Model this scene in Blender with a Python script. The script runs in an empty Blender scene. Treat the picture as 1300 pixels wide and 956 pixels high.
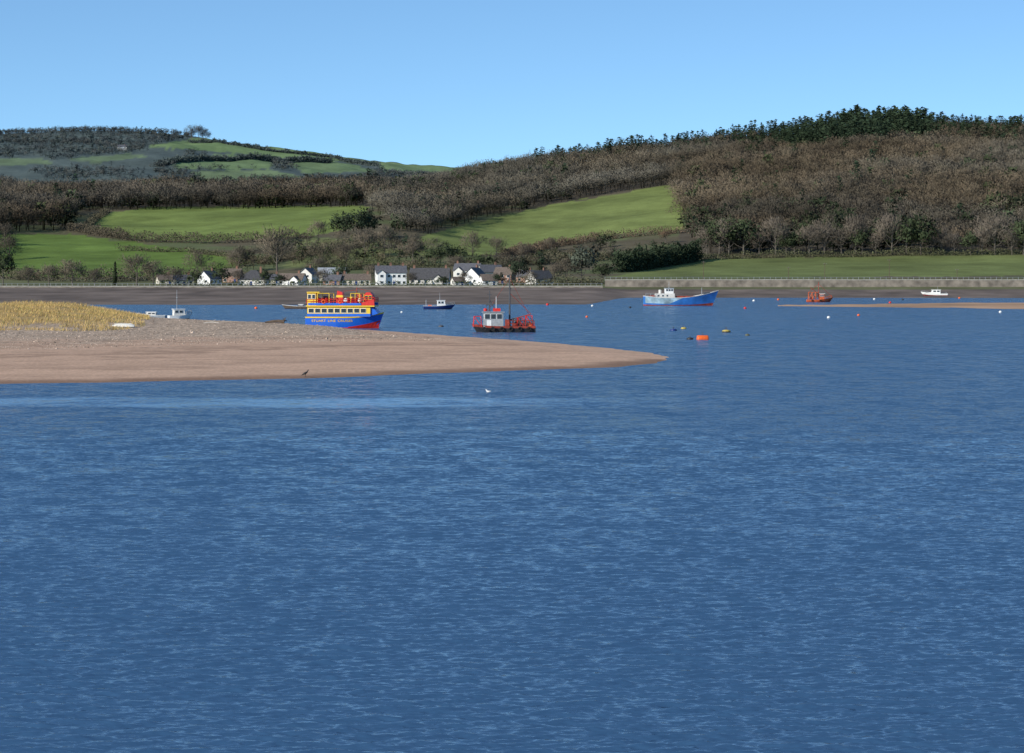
import bpy, bmesh, math, random
import numpy as np
from mathutils import Vector, Matrix
S=bpy.context.scene; COL=S.collection
F=3611.0; H=9.1; HY=352.0
random.seed(7); RG=np.random.default_rng(11)
R=math.radians
def gd(py,z=0.0): return F*(H-z)/(py-HY)
def wx(px,d): return (px-650.0)/F*d
# ------------------------------------------------------------------ numeric noise
def vnoise(x,y,seed=0):
    x=np.asarray(x,float); y=np.asarray(y,float)
    xi=np.floor(x).astype(np.int64); yi=np.floor(y).astype(np.int64)
    fx=x-xi; fy=y-yi; fx=fx*fx*(3-2*fx); fy=fy*fy*(3-2*fy)
    def h(a,b):
        n=(a*374761393+b*668265263+seed*1442695041)&0x7fffffff
        n=((n^(n>>13))*1274126177)&0x7fffffff
        return ((n^(n>>16))&0xffff)/65535.0
    return (h(xi,yi)*(1-fx)+h(xi+1,yi)*fx)*(1-fy)+(h(xi,yi+1)*(1-fx)+h(xi+1,yi+1)*fx)*fy
def fbm(x,y,o=4,seed=0):
    s=0;a=1;t=0
    for i in range(o):
        s=s+a*vnoise(x*2**i,y*2**i,seed+i); t+=a; a*=.5
    return s/t
def sstep(a,b,v):
    t=np.clip((v-a)/(b-a),0,1); return t*t*(3-2*t)
def inpoly(px,py,poly):
    px=np.asarray(px,float);py=np.asarray(py,float)
    ins=np.zeros(np.broadcast(px,py).shape,bool); n=len(poly)
    for i in range(n):
        x1,y1=poly[i];x2,y2=poly[(i+1)%n]
        if y1==y2: continue
        c=((y1>py)!=(y2>py))&(px<(x2-x1)*(py-y1)/(y2-y1)+x1)
        ins^=c
    return ins
# ------------------------------------------------------------------ materials
MATS={}
def pmat(name,col,rough=.6,metal=0,var=.15,scale=3.0,bump=0):
    if name in MATS: return MATS[name]
    m=bpy.data.materials.new(name); m.use_nodes=True; nt=m.node_tree; b=nt.nodes['Principled BSDF']
    tc=nt.nodes.new('ShaderNodeTexCoord'); n=nt.nodes.new('ShaderNodeTexNoise'); n.inputs['Scale'].default_value=scale; n.inputs['Detail'].default_value=5
    nt.links.new(tc.outputs['Object'],n.inputs['Vector'])
    r=nt.nodes.new('ShaderNodeMapRange'); r.inputs['From Min'].default_value=.3; r.inputs['From Max'].default_value=.7
    r.inputs['To Min'].default_value=1-var*1.6; r.inputs['To Max'].default_value=1+var*.6
    nt.links.new(n.outputs['Fac'],r.inputs['Value'])
    mx=nt.nodes.new('ShaderNodeVectorMath'); mx.operation='SCALE'; mx.inputs[0].default_value=col[:3]
    nt.links.new(r.outputs['Result'],mx.inputs['Scale']); nt.links.new(mx.outputs[0],b.inputs['Base Color'])
    b.inputs['Roughness'].default_value=rough; b.inputs['Metallic'].default_value=metal
    if bump:
        bp=nt.nodes.new('ShaderNodeBump'); bp.inputs['Strength'].default_value=bump; bp.inputs['Distance'].default_value=.1
        nt.links.new(n.outputs['Fac'],bp.inputs['Height']); nt.links.new(bp.outputs[0],b.inputs['Normal'])
    MATS[name]=m; return m
def amat(name,rough=.9,scales=((.5,.2),),spec=.1,bump=None,crown=0):
    m=bpy.data.materials.new(name); m.use_nodes=True; nt=m.node_tree; b=nt.nodes['Principled BSDF']
    a=nt.nodes.new('ShaderNodeAttribute'); a.attribute_name='Col'; last=a.outputs['Color']
    g=nt.nodes.new('ShaderNodeNewGeometry')
    for sc,v in scales:
        n=nt.nodes.new('ShaderNodeTexNoise'); n.inputs['Scale'].default_value=sc; n.inputs['Detail'].default_value=4
        nt.links.new(g.outputs['Position'],n.inputs['Vector'])
        r=nt.nodes.new('ShaderNodeMapRange'); r.inputs['From Min'].default_value=.3; r.inputs['From Max'].default_value=.7
        r.inputs['To Min'].default_value=1-v; r.inputs['To Max'].default_value=1+v
        nt.links.new(n.outputs['Fac'],r.inputs['Value'])
        mx=nt.nodes.new('ShaderNodeVectorMath'); mx.operation='SCALE'
        nt.links.new(last,mx.inputs[0]); nt.links.new(r.outputs['Result'],mx.inputs['Scale']); last=mx.outputs[0]
    nt.links.new(last,b.inputs['Base Color']); b.inputs['Roughness'].default_value=rough
    b.inputs['Specular IOR Level'].default_value=spec
    if crown:   # leaf masses shade as rounded crowns
        an=nt.nodes.new('ShaderNodeAttribute'); an.attribute_name='Out'
        vt=nt.nodes.new('ShaderNodeVectorTransform'); vt.vector_type='NORMAL'; vt.convert_from='OBJECT'; vt.convert_to='WORLD'; nt.links.new(an.outputs['Vector'],vt.inputs[0])
        s1=nt.nodes.new('ShaderNodeVectorMath'); s1.operation='SCALE'; s1.inputs['Scale'].default_value=crown; nt.links.new(vt.outputs[0],s1.inputs[0])
        s2=nt.nodes.new('ShaderNodeVectorMath'); s2.operation='ADD'; nt.links.new(s1.outputs[0],s2.inputs[0]); nt.links.new(g.outputs['Normal'],s2.inputs[1])
        s3=nt.nodes.new('ShaderNodeVectorMath'); s3.operation='NORMALIZE'; nt.links.new(s2.outputs[0],s3.inputs[0]); nt.links.new(s3.outputs[0],b.inputs['Normal'])
    if bump:
        n=nt.nodes.new('ShaderNodeTexNoise'); n.inputs['Scale'].default_value=bump[0]; n.inputs['Detail'].default_value=6
        nt.links.new(g.outputs['Position'],n.inputs['Vector'])
        bp=nt.nodes.new('ShaderNodeBump'); bp.inputs['Strength'].default_value=bump[1]; bp.inputs['Distance'].default_value=bump[2]
        nt.links.new(n.outputs['Fac'],bp.inputs['Height']); nt.links.new(bp.outputs[0],b.inputs['Normal'])
    return m
M_white=pmat('white paint',(.80,.80,.77),.5,0,.08)
M_cream=pmat('cream render',(.64,.59,.48),.8,0,.12)
M_off=pmat('off white render',(.70,.68,.62),.8,0,.12)
M_pink=pmat('brick wall',(.33,.2,.15),.85,0,.2)
M_slate=pmat('slate roof',(.11,.11,.12),.7,0,.25,1.2)
M_dslate=pmat('dark slate roof',(.07,.068,.07),.7,0,.25,1.2)
M_brown=pmat('brown tile roof',(.15,.115,.09),.8,0,.25,1.2)
M_pale=pmat('pale grey roof',(.38,.40,.42),.6,0,.15,1.2)
M_brick=pmat('chimney brick',(.24,.13,.09),.9,0,.2)
M_glass=pmat('dark window glass',(.03,.04,.05),.12,0,.1)
M_blue=pmat('bright blue hull paint',(.015,.13,.62),.35,0,.1,1.0)
M_navy=pmat('navy hull paint',(.015,.04,.17),.35,0,.15)
M_cblue=pmat('weathered blue hull paint',(.04,.20,.58),.5,0,.25,.5)
M_turq=pmat('bleached turquoise hull paint',(.36,.52,.60),.7,0,.35,.6)
M_yel=pmat('yellow paint',(.80,.54,.04),.45,0,.08)
M_red=pmat('red paint',(.66,.03,.02),.45,0,.15)
M_rust=pmat('rusty red paint',(.34,.05,.03),.75,0,.4,1.5)
M_drust=pmat('dark red antifouling paint',(.16,.03,.03),.7,0,.3,1.5)
M_rorange=pmat('faded orange red paint',(.60,.12,.035),.6,0,.3,1.5)
M_orange=pmat('orange plastic',(.85,.14,.02),.45,0,.12)
M_black=pmat('black paint',(.02,.02,.022),.5,0,.2)
M_grey=pmat('grey paint',(.33,.35,.36),.55,0,.15)
M_dgrey=pmat('dark grey steel',(.08,.08,.085),.6,0,.2)
M_deck=pmat('deck paint',(.22,.20,.17),.8,0,.3)
M_rubber=pmat('black rubber',(.015,.015,.015),.85,0,.2)
M_olive=pmat('weedy olive plastic',(.13,.12,.04),.8,0,.4,4)
M_dyel=pmat('faded yellow plastic',(.50,.38,.08),.6,0,.3,4)
M_wood=pmat('weathered wood',(.12,.085,.06),.9,0,.3)
M_pwood=pmat('bleached wood',(.5,.45,.38),.9,0,.2)
M_stone=pmat('stone wall',(.25,.215,.175),.9,0,.35,.25)
M_cope=pmat('pale coping stone',(.44,.42,.37),.85,0,.2,.6)
M_bark=pmat('bark',(.13,.112,.09),.95,0,.3)
M_feather=pmat('dark feathers',(.025,.022,.02),.6,0,.2)
M_gull=pmat('white feathers',(.75,.75,.73),.7,0,.1)
A_tree=amat('twigs and leaves',.95,((.012,.18),(.05,.12)),.03,crown=1.7)
A_hedge=amat('hedge leaves',.95,((.05,.2),),.03)
A_ground=amat('fields and earth',.95,((.012,.16),(.08,.12),(.6,.12)),.05)
A_sand=amat('sand and shingle',.95,((.25,.08),(2.2,.12)),.05,(3.0,.5,.14))
A_grass=amat('dry grass blades',.9,((.4,.2),),.05)
# ------------------------------------------------------------------ object helpers
def tag(o,label=None,cat=None,group=None,kind=None):
    if label: o['label']=label
    if cat: o['category']=cat
    if group: o['group']=group
    if kind: o['kind']=kind
    return o
def thing(name,loc,rz=0,label=None,cat=None,group=None):
    o=bpy.data.objects.new(name,None); COL.objects.link(o); o.location=loc; o.rotation_euler=(0,0,rz); o.empty_display_size=.5
    return tag(o,label,cat,group)
class MB:
    def __init__(s): s.v=[]; s.f=[]
    def add(s,v,f):
        n=len(s.v); s.v+= [tuple(p) for p in v]; s.f+=[tuple(i+n for i in q) for q in f]; return s
    def box(s,c,sz,rz=0,tilt=0):
        hx,hy,hz=[a/2 for a in sz]; P=[]
        M=Matrix.Rotation(rz,3,'Z')@Matrix.Rotation(tilt,3,'Y')
        for x in(-hx,hx):
            for y in(-hy,hy):
                for z in(-hz,hz): P.append(Vector(c)+M@Vector((x,y,z)))
        return s.add(P,[(0,1,3,2),(4,6,7,5),(0,4,5,1),(2,3,7,6),(0,2,6,4),(1,5,7,3)])
    def tube(s,pts,rad,n=6,cap=True):
        pts=[Vector(p) for p in pts]
        if not hasattr(rad,'__len__'): rad=[rad]*len(pts)
        rings=[]
        for i,p in enumerate(pts):
            d=(pts[min(i+1,len(pts)-1)]-pts[max(i-1,0)]).normalized()
            u=d.orthogonal().normalized() if abs(d.z)<.999 else Vector((1,0,0))
            if abs(d.z)<.9: u=d.cross(Vector((0,0,1))).normalized()
            w=d.cross(u)
            r=rad[i]; r=(r,r) if not hasattr(r,'__len__') else r
            rings.append([p+u*math.cos(a)*r[0]+w*math.sin(a)*r[1] for a in [2*math.pi*k/n for k in range(n)]])
        V=[q for r in rings for q in r]; Fc=[]
        for i in range(len(pts)-1):
            for k in range(n): Fc.append((i*n+k,i*n+(k+1)%n,(i+1)*n+(k+1)%n,(i+1)*n+k))
        if cap: Fc.append(tuple(range(n))[::-1]); Fc.append(tuple((len(pts)-1)*n+k for k in range(n)))
        return s.add(V,Fc)
    def lathe(s,prof,c=(0,0,0),n=14,axis='Z'):
        V=[];Fc=[]
        for r,z in prof:
            for k in range(n):
                a=2*math.pi*k/n; p=(r*math.cos(a),r*math.sin(a),z)
                if axis=='X': p=(z,p[0],p[1])
                if axis=='Y': p=(p[0],z,p[1])
                V.append((p[0]+c[0],p[1]+c[1],p[2]+c[2]))
        for i in range(len(prof)-1):
            for k in range(n): Fc.append((i*n+k,i*n+(k+1)%n,(i+1)*n+(k+1)%n,(i+1)*n+k))
        Fc.append(tuple(range(n))); Fc.append(tuple((len(prof)-1)*n+k for k in range(n)))
        return s.add(V,Fc)
    def prism(s,poly,y0,y1):
        n=len(poly); V=[(a,y0,b) for a,b in poly]+[(a,y1,b) for a,b in poly]
        Fc=[tuple(range(n)),tuple(range(n,2*n))[::-1]]+[(i,(i+1)%n,(i+1)%n+n,i+n) for i in range(n)]
        return s.add(V,Fc)
    def prismx(s,poly,x0,x1):
        n=len(poly); V=[(x0,a,b) for a,b in poly]+[(x1,a,b) for a,b in poly]
        Fc=[tuple(range(n)),tuple(range(n,2*n))[::-1]]+[(i,(i+1)%n,(i+1)%n+n,i+n) for i in range(n)]
        return s.add(V,Fc)
    def build(s,name,mat,parent=None,smooth=False):
        me=bpy.data.meshes.new(name); me.from_pydata(s.v,[],s.f)
        bm=bmesh.new(); bm.from_mesh(me); bmesh.ops.recalc_face_normals(bm,faces=bm.faces); bm.to_mesh(me); bm.free()
        if smooth: me.polygons.foreach_set('use_smooth',[True]*len(me.polygons))
        me.materials.append(mat); o=bpy.data.objects.new(name,me); COL.objects.link(o); o.parent=parent; return o
def npmesh(name,V,T,col,mat,k=3,smooth=False,link=True,out=None):
    me=bpy.data.meshes.new(name); n=len(V); m=len(T)
    me.vertices.add(n); me.vertices.foreach_set('co',np.ascontiguousarray(V,dtype=np.float32).ravel())
    me.loops.add(m*k); me.loops.foreach_set('vertex_index',np.ascontiguousarray(T,dtype=np.int32).ravel())
    me.polygons.add(m); me.polygons.foreach_set('loop_start',np.arange(0,m*k,k,dtype=np.int32))
    me.polygons.foreach_set('use_smooth',np.full(m,smooth,dtype=bool))
    me.update(calc_edges=True)
    if col is not None:
        a=me.attributes.new('Col','FLOAT_COLOR','POINT'); c=np.ones((n,4),np.float32); c[:,:3]=col
        a.data.foreach_set('color',c.ravel())
    if out is not None:
        a=me.attributes.new('Out','FLOAT_VECTOR','POINT'); a.data.foreach_set('vector',np.ascontiguousarray(out,dtype=np.float32).ravel())
    me.materials.append(mat)
    if not link: return me
    o=bpy.data.objects.new(name,me); COL.objects.link(o); return o
def gridfaces(nr,nc):
    i=np.arange(nr-1)[:,None]*nc+np.arange(nc-1)[None,:]
    return np.stack([i,i+1,i+nc+1,i+nc],-1).reshape(-1,4)
# ------------------------------------------------------------------ terrain
PC=[-800,-100,0,100,200,300,400,480,560,650,750,860,950,1100,1300,1500,2200]
TB={1480:[363.2]*17,1600:[357]*17,
1750:[348,348,348,348,348,348,346,345,346,347,347,346,345,345,345,345,345],
1900:[335,335,335,335,335,330,325,325,322,327,332,332,332,331,330,330,330],
2200:[300,300,300,303,303,300,292,285,294,305,297,285,275,265,260,260,260],
2500:[262,266,268,270,268,266,265,258,264,262,254,240,226,210,206,205,205],
2900:[248,250,250,252,250,250,250,246,236,216,203,191,181,166,170,172,172],
3300:[280,280,280,280,280,280,280,275,260,245,235,225,215,210,205,205,205],
4200:[290]*17,
5200:[233,233,233,236,240,242,245,247,250,255,260,262,262,262,262,262,262],
6500:[162,165,165,163,165,180,194,204,210,217,226,240,245,245,245,245,245],
7500:[230]*17,11000:[320]*17}
ds=sorted(TB); gp=np.arange(-800,2201,10.0); gl=np.linspace(math.log(1480),math.log(11000),420)
tab=np.array([np.interp(gp,PC,TB[d]) for d in ds]); tab=np.array([9.1+(HY-tab[i])/F*ds[i] for i in range(len(ds))])
fine=np.empty((len(gl),len(gp)))
for j in range(len(gp)): fine[:,j]=np.interp(gl,np.log(ds),tab[:,j])
def blur(a,ax,n):
    for _ in range(n):
        p=np.concatenate([np.take(a,[0],ax),a,np.take(a,[-1],ax)],ax); k=a.shape[ax]
        a=.25*np.take(p,range(0,k),ax)+.5*a+.25*np.take(p,range(2,k+2),ax)
    return a
fine=blur(blur(fine,0,14),1,10)
def zt(x,d):
    x=np.asarray(x,float); d=np.asarray(d,float)
    px=650+F*x/d
    c=np.clip((px+800)/10,0,len(gp)-1.001); r=np.clip((np.log(np.maximum(d,1480))-gl[0])/(gl[1]-gl[0]),0,len(gl)-1.001)
    ci=c.astype(int);ri=r.astype(int);cf=c-ci;rf=r-ri
    z=(fine[ri,ci]*(1-cf)+fine[ri,ci+1]*cf)*(1-rf)+(fine[ri+1,ci]*(1-cf)+fine[ri+1,ci+1]*cf)*rf
    w=939+(1264-939)*sstep(742,800,px)+ (fbm(x/60,d/60,3,5)-.5)*50
    t=np.clip((d-w)/(1480-w),0,1); low=np.where(d<w,-(w-d)*.012,4.55*(t*.35+.65*t**3)+(fbm(x/18,d/40,3,6)-.5)*.35*np.clip(t*12,0,1))
    z=np.where(d<1480,low,z)
    z=z+(fbm(x/90,d/90,4,3)-.5)*np.clip((d-1600)/600,0,1)*7*(1+np.clip((d-4500)/1500,0,1)*2)
    return z
def spy(x,d): return HY-(zt(x,d)-H)/d*F
def ray(px,py,d0=1485,d1=2950):
    dd=np.arange(d0,d1,2.0); yy=spy(wx(px,dd),dd); k=np.where(yy<=py)[0]
    d=float(dd[k[0]]) if len(k) else d1
    return Vector((wx(px,d),d,float(zt(wx(px,d),d))))
FIELDS=[
([(-300,298),(0,296),(88,297),(150,306),(240,316),(300,322),(330,330),(250,352),(-300,352)],(.125,.185,.042)),
([(110,292),(130,272),(190,263),(470,261),(452,286),(400,300),(260,307),(170,303)],(.165,.210,.058)),
([(520,322),(535,300),(600,283),(700,260),(862,232),(876,260),(868,292),(760,300),(690,310),(620,324)],(.165,.198,.062)),
([(770,352),(900,329),(1000,326),(1700,322),(1700,350)],(.145,.172,.060)),
([(380,304),(470,300),(520,312),(490,335),(360,340)],(.15,.165,.065)),
]
FARF=[([(185,186),(250,175),(330,181),(420,194),(475,206),(360,201),(280,193)],(.175,.245,.105)),  # far fields: haze is mixed into these paler, cooler greens
([(210,204),(290,195),(350,203),(340,215),(225,214)],(.16,.225,.105)),
([(362,204),(440,207),(480,218),(385,220)],(.155,.215,.105)),
([(474,205),(520,207),(620,213),(620,226),(490,219)],(.17,.235,.11)),
([(-100,204),(50,200),(70,208),(-100,215)],(.14,.19,.108)),
([(90,201),(160,195),(195,198),(120,207)],(.14,.19,.108)),
([(240,218),(340,215),(390,225),(260,230)],(.15,.20,.105))]
pxs=np.concatenate([np.linspace(-9000,-260,26),np.arange(-240,1561,4.0),np.linspace(1580,10000,26)])
dr=np.concatenate([np.arange(760,1480,6.0),np.exp(np.linspace(math.log(1480),math.log(11000),330))])
PX,D=np.meshgrid(pxs,dr); X=wx(PX,D); Z=zt(X,D)
PY=HY-(Z-H)/D*F
col=np.empty(X.shape+(3,)); nz=fbm(X/25,D/25,4,9)[...,None]
mixg=sstep(.4,.6,fbm(X/50,D/50,3,29))[...,None]
col[:]=np.array((.115,.098,.062))*(1-mixg)+np.array((.11,.125,.058))*mixg
low=D<1480; mud=np.array((.165,.13,.105)); mz=fbm(X/12,D/45,4,10)[...,None]
col[low]=(mud*(.45+1.1*mz))[low]
edge=(D>=1440)&(D<1640); col[edge]=(np.array((.13,.135,.066))*(.7+.6*nz))[edge]
pxj=PX+(fbm(X/12,D/12,3,21)-.5)*8; pyj=PY+(fbm(X/12,D/12,3,22)-.5)*4
wd_=((PY<262)|((PX>862)&(PY<322)))&(D>1700)&(D<4000); col[wd_]=(.10,.085,.062)
near=(D>1640)&(D<2960)
for poly,c in FIELDS:
    m=inpoly(pxj,pyj,poly)&near; col[m]=(np.array(c)*(.68+.64*nz))[m]
far=(D>4600)&(D<6800); col[D>4000]=(.092,.118,.110)  # distant ground colour is shifted to blue-grey to paint in haze
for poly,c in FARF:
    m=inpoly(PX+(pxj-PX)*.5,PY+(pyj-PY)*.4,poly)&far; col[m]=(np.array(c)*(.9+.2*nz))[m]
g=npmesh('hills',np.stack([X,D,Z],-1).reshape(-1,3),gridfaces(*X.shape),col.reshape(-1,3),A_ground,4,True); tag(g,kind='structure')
b=MB(); b.add([(-30000,-3000,-6),(30000,-3000,-6),(30000,12000,-6),(-30000,12000,-6)],[(0,1,2,3)]); o=b.build('ground',pmat('estuary bed',(.08,.07,.05),.9)); tag(o,kind='structure')
# ------------------------------------------------------------------ water
rows=np.concatenate([gd(np.arange(366,460,2.0)),gd(np.arange(460,1010,.6)),[47,42,35,25,12,-20,-200,-2500]])[::-1]
cp=np.concatenate([[-60000,-30000,-15000,-8000,-4000,-2000,-1000,-600,-420],np.arange(-300,1601,2.0),[1720,1900,2300,3300,5300,9300,16000,31000,61000]])
PX,D=np.meshgrid(cp,rows); DD=np.maximum(np.abs(D),40); X=wx(PX,DD)
dy=np.abs(np.gradient(rows))[:,None]; Z=np.zeros(X.shape)
dens=((PX>-301)&(PX<1601))*sstep(42,50,D)
patch=.65+.7*fbm(X/2.2+3,D/4,3,31)
db=D+(fbm(X/8,D/20,3,41)-.5)*6
calm=sstep(197,201,db)*(1-sstep(212,218,db))*(1-sstep(-8,20,X))*(.75+.25*sstep(.35,.5,fbm(X/5,D/4,3,43)))
rw=np.random.default_rng(5)
for i in range(90):
    lam=math.exp(rw.uniform(math.log(.22),math.log(1.5))); th=rw.normal(R(6),R(24)); k=2*math.pi/lam
    kx,ky=k*math.sin(th),k*math.cos(th); sl=.034*(1.0 if lam<.6 else .6)
    w=sstep(1.8,3.2,lam/dy)
    Z+=w*(sl/k)*np.sin(kx*X+ky*D+rw.uniform(0,6.28)+1.6*np.sin(X*.9+D*.41+i*1.7))
Z*=dens*patch*(1-.9*calm)
far_=sstep(60,150,D)
wc=np.stack([calm,far_,patch],-1)
mw=bpy.data.materials.new('estuary water'); mw.use_nodes=True; nt=mw.node_tree; bs=nt.nodes['Principled BSDF']; L=nt.links.new
bs.inputs['Base Color'].default_value=(.034,.086,.168,1); bs.inputs['Roughness'].default_value=.12; bs.inputs['IOR'].default_value=1.33
ge=nt.nodes.new('ShaderNodeNewGeometry'); at=nt.nodes.new('ShaderNodeAttribute'); at.attribute_name='Col'; sp=nt.nodes.new('ShaderNodeSeparateColor'); L(at.outputs['Color'],sp.inputs[0])
def nse(vec,det,amp,ax=.7,ro=.5):
    mp=nt.nodes.new('ShaderNodeMapping'); mp.inputs['Scale'].default_value=vec; L(ge.outputs['Position'],mp.inputs['Vector'])
    n=nt.nodes.new('ShaderNodeTexNoise'); n.inputs['Scale'].default_value=1; n.inputs['Detail'].default_value=det; n.inputs['Roughness'].default_value=ro; L(mp.outputs[0],n.inputs['Vector'])
    s=nt.nodes.new('ShaderNodeVectorMath'); s.operation='SUBTRACT'; L(n.outputs['Color'],s.inputs[0]); s.inputs[1].default_value=(.5,.5,.5)
    q=nt.nodes.new('ShaderNodeVectorMath'); q.operation='MULTIPLY'; L(s.outputs[0],q.inputs[0]); q.inputs[1].default_value=(amp*ax,amp,0); return q
def add(a,b):
    q=nt.nodes.new('ShaderNodeVectorMath'); q.operation='ADD'; L(a.outputs[0],q.inputs[0]); L(b.outputs[0],q.inputs[1]); return q
n1=nse((4.0,11.0,1),2,1.15,.3); n2=nse((.40,.30,1),5,1.15,.35,.75); n3=nse((1.6,3.6,1),3,1.0,.35)
n23=add(n2,n3)
fs=nt.nodes.new('ShaderNodeMath'); fs.operation='MULTIPLY_ADD'; L(sp.outputs[1],fs.inputs[0]); fs.inputs[1].default_value=.75; fs.inputs[2].default_value=.25
sc2=nt.nodes.new('ShaderNodeVectorMath'); sc2.operation='SCALE'; L(n23.outputs[0],sc2.inputs[0]); L(fs.outputs[0],sc2.inputs['Scale'])
ad=add(n1,sc2)
bf=nt.nodes.new('ShaderNodeMath'); bf.operation='MULTIPLY_ADD'; L(sp.outputs[1],bf.inputs[0]); bf.inputs[1].default_value=-.075; bf.inputs[2].default_value=-.055
bx=nt.nodes.new('ShaderNodeCombineXYZ'); L(bf.outputs[0],bx.inputs['Y'])
bi=add(ad,bx)
cm=nt.nodes.new('ShaderNodeMath'); cm.operation='MULTIPLY_ADD'; L(sp.outputs[0],cm.inputs[0]); cm.inputs[1].default_value=-.80; cm.inputs[2].default_value=1
s3=nt.nodes.new('ShaderNodeVectorMath'); s3.operation='SCALE'; L(bi.outputs[0],s3.inputs[0]); L(cm.outputs[0],s3.inputs['Scale'])
a2=nt.nodes.new('ShaderNodeVectorMath'); a2.operation='ADD'; L(ge.outputs['Normal'],a2.inputs[0]); L(s3.outputs[0],a2.inputs[1])
nn=nt.nodes.new('ShaderNodeVectorMath'); nn.operation='NORMALIZE'; L(a2.outputs[0],nn.inputs[0]); L(nn.outputs[0],bs.inputs['Normal'])
o=npmesh('water',np.stack([X,D,Z],-1).reshape(-1,3),gridfaces(*X.shape),wc.reshape(-1,3),mw,4,True); tag(o,kind='structure')
# ------------------------------------------------------------------ sand spit
def W(px,py): d=gd(py); return (wx(px,d),d)
FP=[W(*p) for p in [(-900,488),(-200,488),(0,487),(150,485),(300,482),(400,480),(550,474),(680,470),(780,465.5),(830,461),(847,457.5)]]
BP=[W(*p) for p in [(847,457.5),(838,450),(790,444),(720,437),(650,432),(570,426),(500,421),(440,417.5),(380,415),(300,412),(0,410),(-900,409)]]
def dpl(x,y,pl):
    best=np.full(x.shape,1e9)
    for (x1,y1),(x2,y2) in zip(pl[:-1],pl[1:]):
        dx,dy_=x2-x1,y2-y1; t=np.clip(((x-x1)*dx+(y-y1)*dy_)/(dx*dx+dy_*dy_),0,1)
        best=np.minimum(best,np.hypot(x-x1-t*dx,y-y1-t*dy_))
    return best
def spit(x,y):
    x=np.asarray(x,float); y=np.asarray(y,float)
    xj=x+(fbm(x/9,y/9,3,71)-.5)*2.2; yj=y+(fbm(x/9+50,y/9,3,72)-.5)*3.0
    sf=dpl(xj,yj,FP); sb=dpl(xj,yj,BP); ins=inpoly(xj,yj,FP+BP[1:])
    px=650+F*x/y
    z=np.minimum(.22*(1-np.exp(-sf/2.0))+sf*.0068,sb*.045)
    z=z+sstep(345,470,y)*sstep(3,20,sb)*(fbm(x/14,y/10,3,73)-.3)*.5
    z=z+.45*sstep(470,420,px)*sstep(415,455,y)*sstep(2,16,sb)
    z=z+(fbm(x/5,y/3,2,76)-.5)*.05*sstep(1,10,sf)
    dune=sstep(212,60,px)*sstep(405,460,y)*sstep(0,30,sb)*(1.5+1.2*(fbm(x/14,y/14,3,75)-.4)*2)
    z=z+dune
    z=np.where(ins,z,-np.minimum(sf,sb)*.06)
    return z,sf,sb,ins,dune
cpx=np.concatenate([np.linspace(-900,-80,60),np.arange(-70,871,2.5)]); rr=np.arange(238,600,.9)
PX,D=np.meshgrid(cpx,rr); X=wx(PX,D); Z,sf,sb,ins,dune=spit(X,D)
sand=np.array((.53,.35,.24)); peb=np.array((.41,.31,.225)); wet=np.array((.27,.17,.115))
n=fbm(X/6,D/5,4,81); hf=RG.random(X.shape)
w=sstep(.68,1.05,Z+(n-.5)*.6)[...,None]; col=sand*(1-w)+peb*w
col=col*(.86+.28*n[...,None]); col=col*(1+(.18+.75*w)*(hf[...,None]-.5))
ww=(1-sstep(1.0,5.0,sf+(n-.5)*3))[...,None]; col=col*(1-ww)+wet*ww
for zl,am in((.62,.3),(.42,.16),(.82,.25)):
    tl=(sstep(.05,.0,np.abs(Z-zl-(n-.5)*.25))*am)[...,None]; col=col*(1-tl)
dn=sstep(.3,1.0,dune)[...,None]; col=col*(1-dn)+np.array((.42,.29,.13))*dn
o=npmesh('sandbank',np.stack([X,D,Z],-1).reshape(-1,3),gridfaces(*X.shape),col.reshape(-1,3),A_sand,4,True); tag(o,kind='structure')
def sray(px,py):
    dd=np.arange(250,560,1.0); z,_,_,i,_=spit(wx(px,dd),dd); yy=HY-(z-H)/dd*F; k=np.where((yy<=py)&i)[0]
    d=float(dd[k[0]]) if len(k) else 450.; return Vector((wx(px,d),d,float(spit(np.array([wx(px,d)]),np.array([d]))[0][0])))
cpx=np.arange(880,2400,4.0); rr=np.arange(760,1080,3.0); PX,D=np.meshgrid(cpx,rr); X=wx(PX,D)
cen=915+ (fbm(X/50,X*0,2,91)-.5)*50; wid=105*sstep(945,1290,PX)*(.5+1.0*fbm(X/22,D*0,3,93))
Z=np.where(wid>3,np.maximum(.5-np.abs(D-cen)/(wid+.01)*.5+(fbm(X/9,D/25,3,97)-.5)*.25,-1),-1)
n=fbm(X/20,D/30,3,95)[...,None]; col=np.array((.42,.27,.17))*(.7+.6*n)
o=npmesh('sandbar',np.stack([X,D,Z],-1).reshape(-1,3),gridfaces(*X.shape),col.reshape(-1,3),A_sand,4,True); tag(o,kind='structure')
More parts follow.
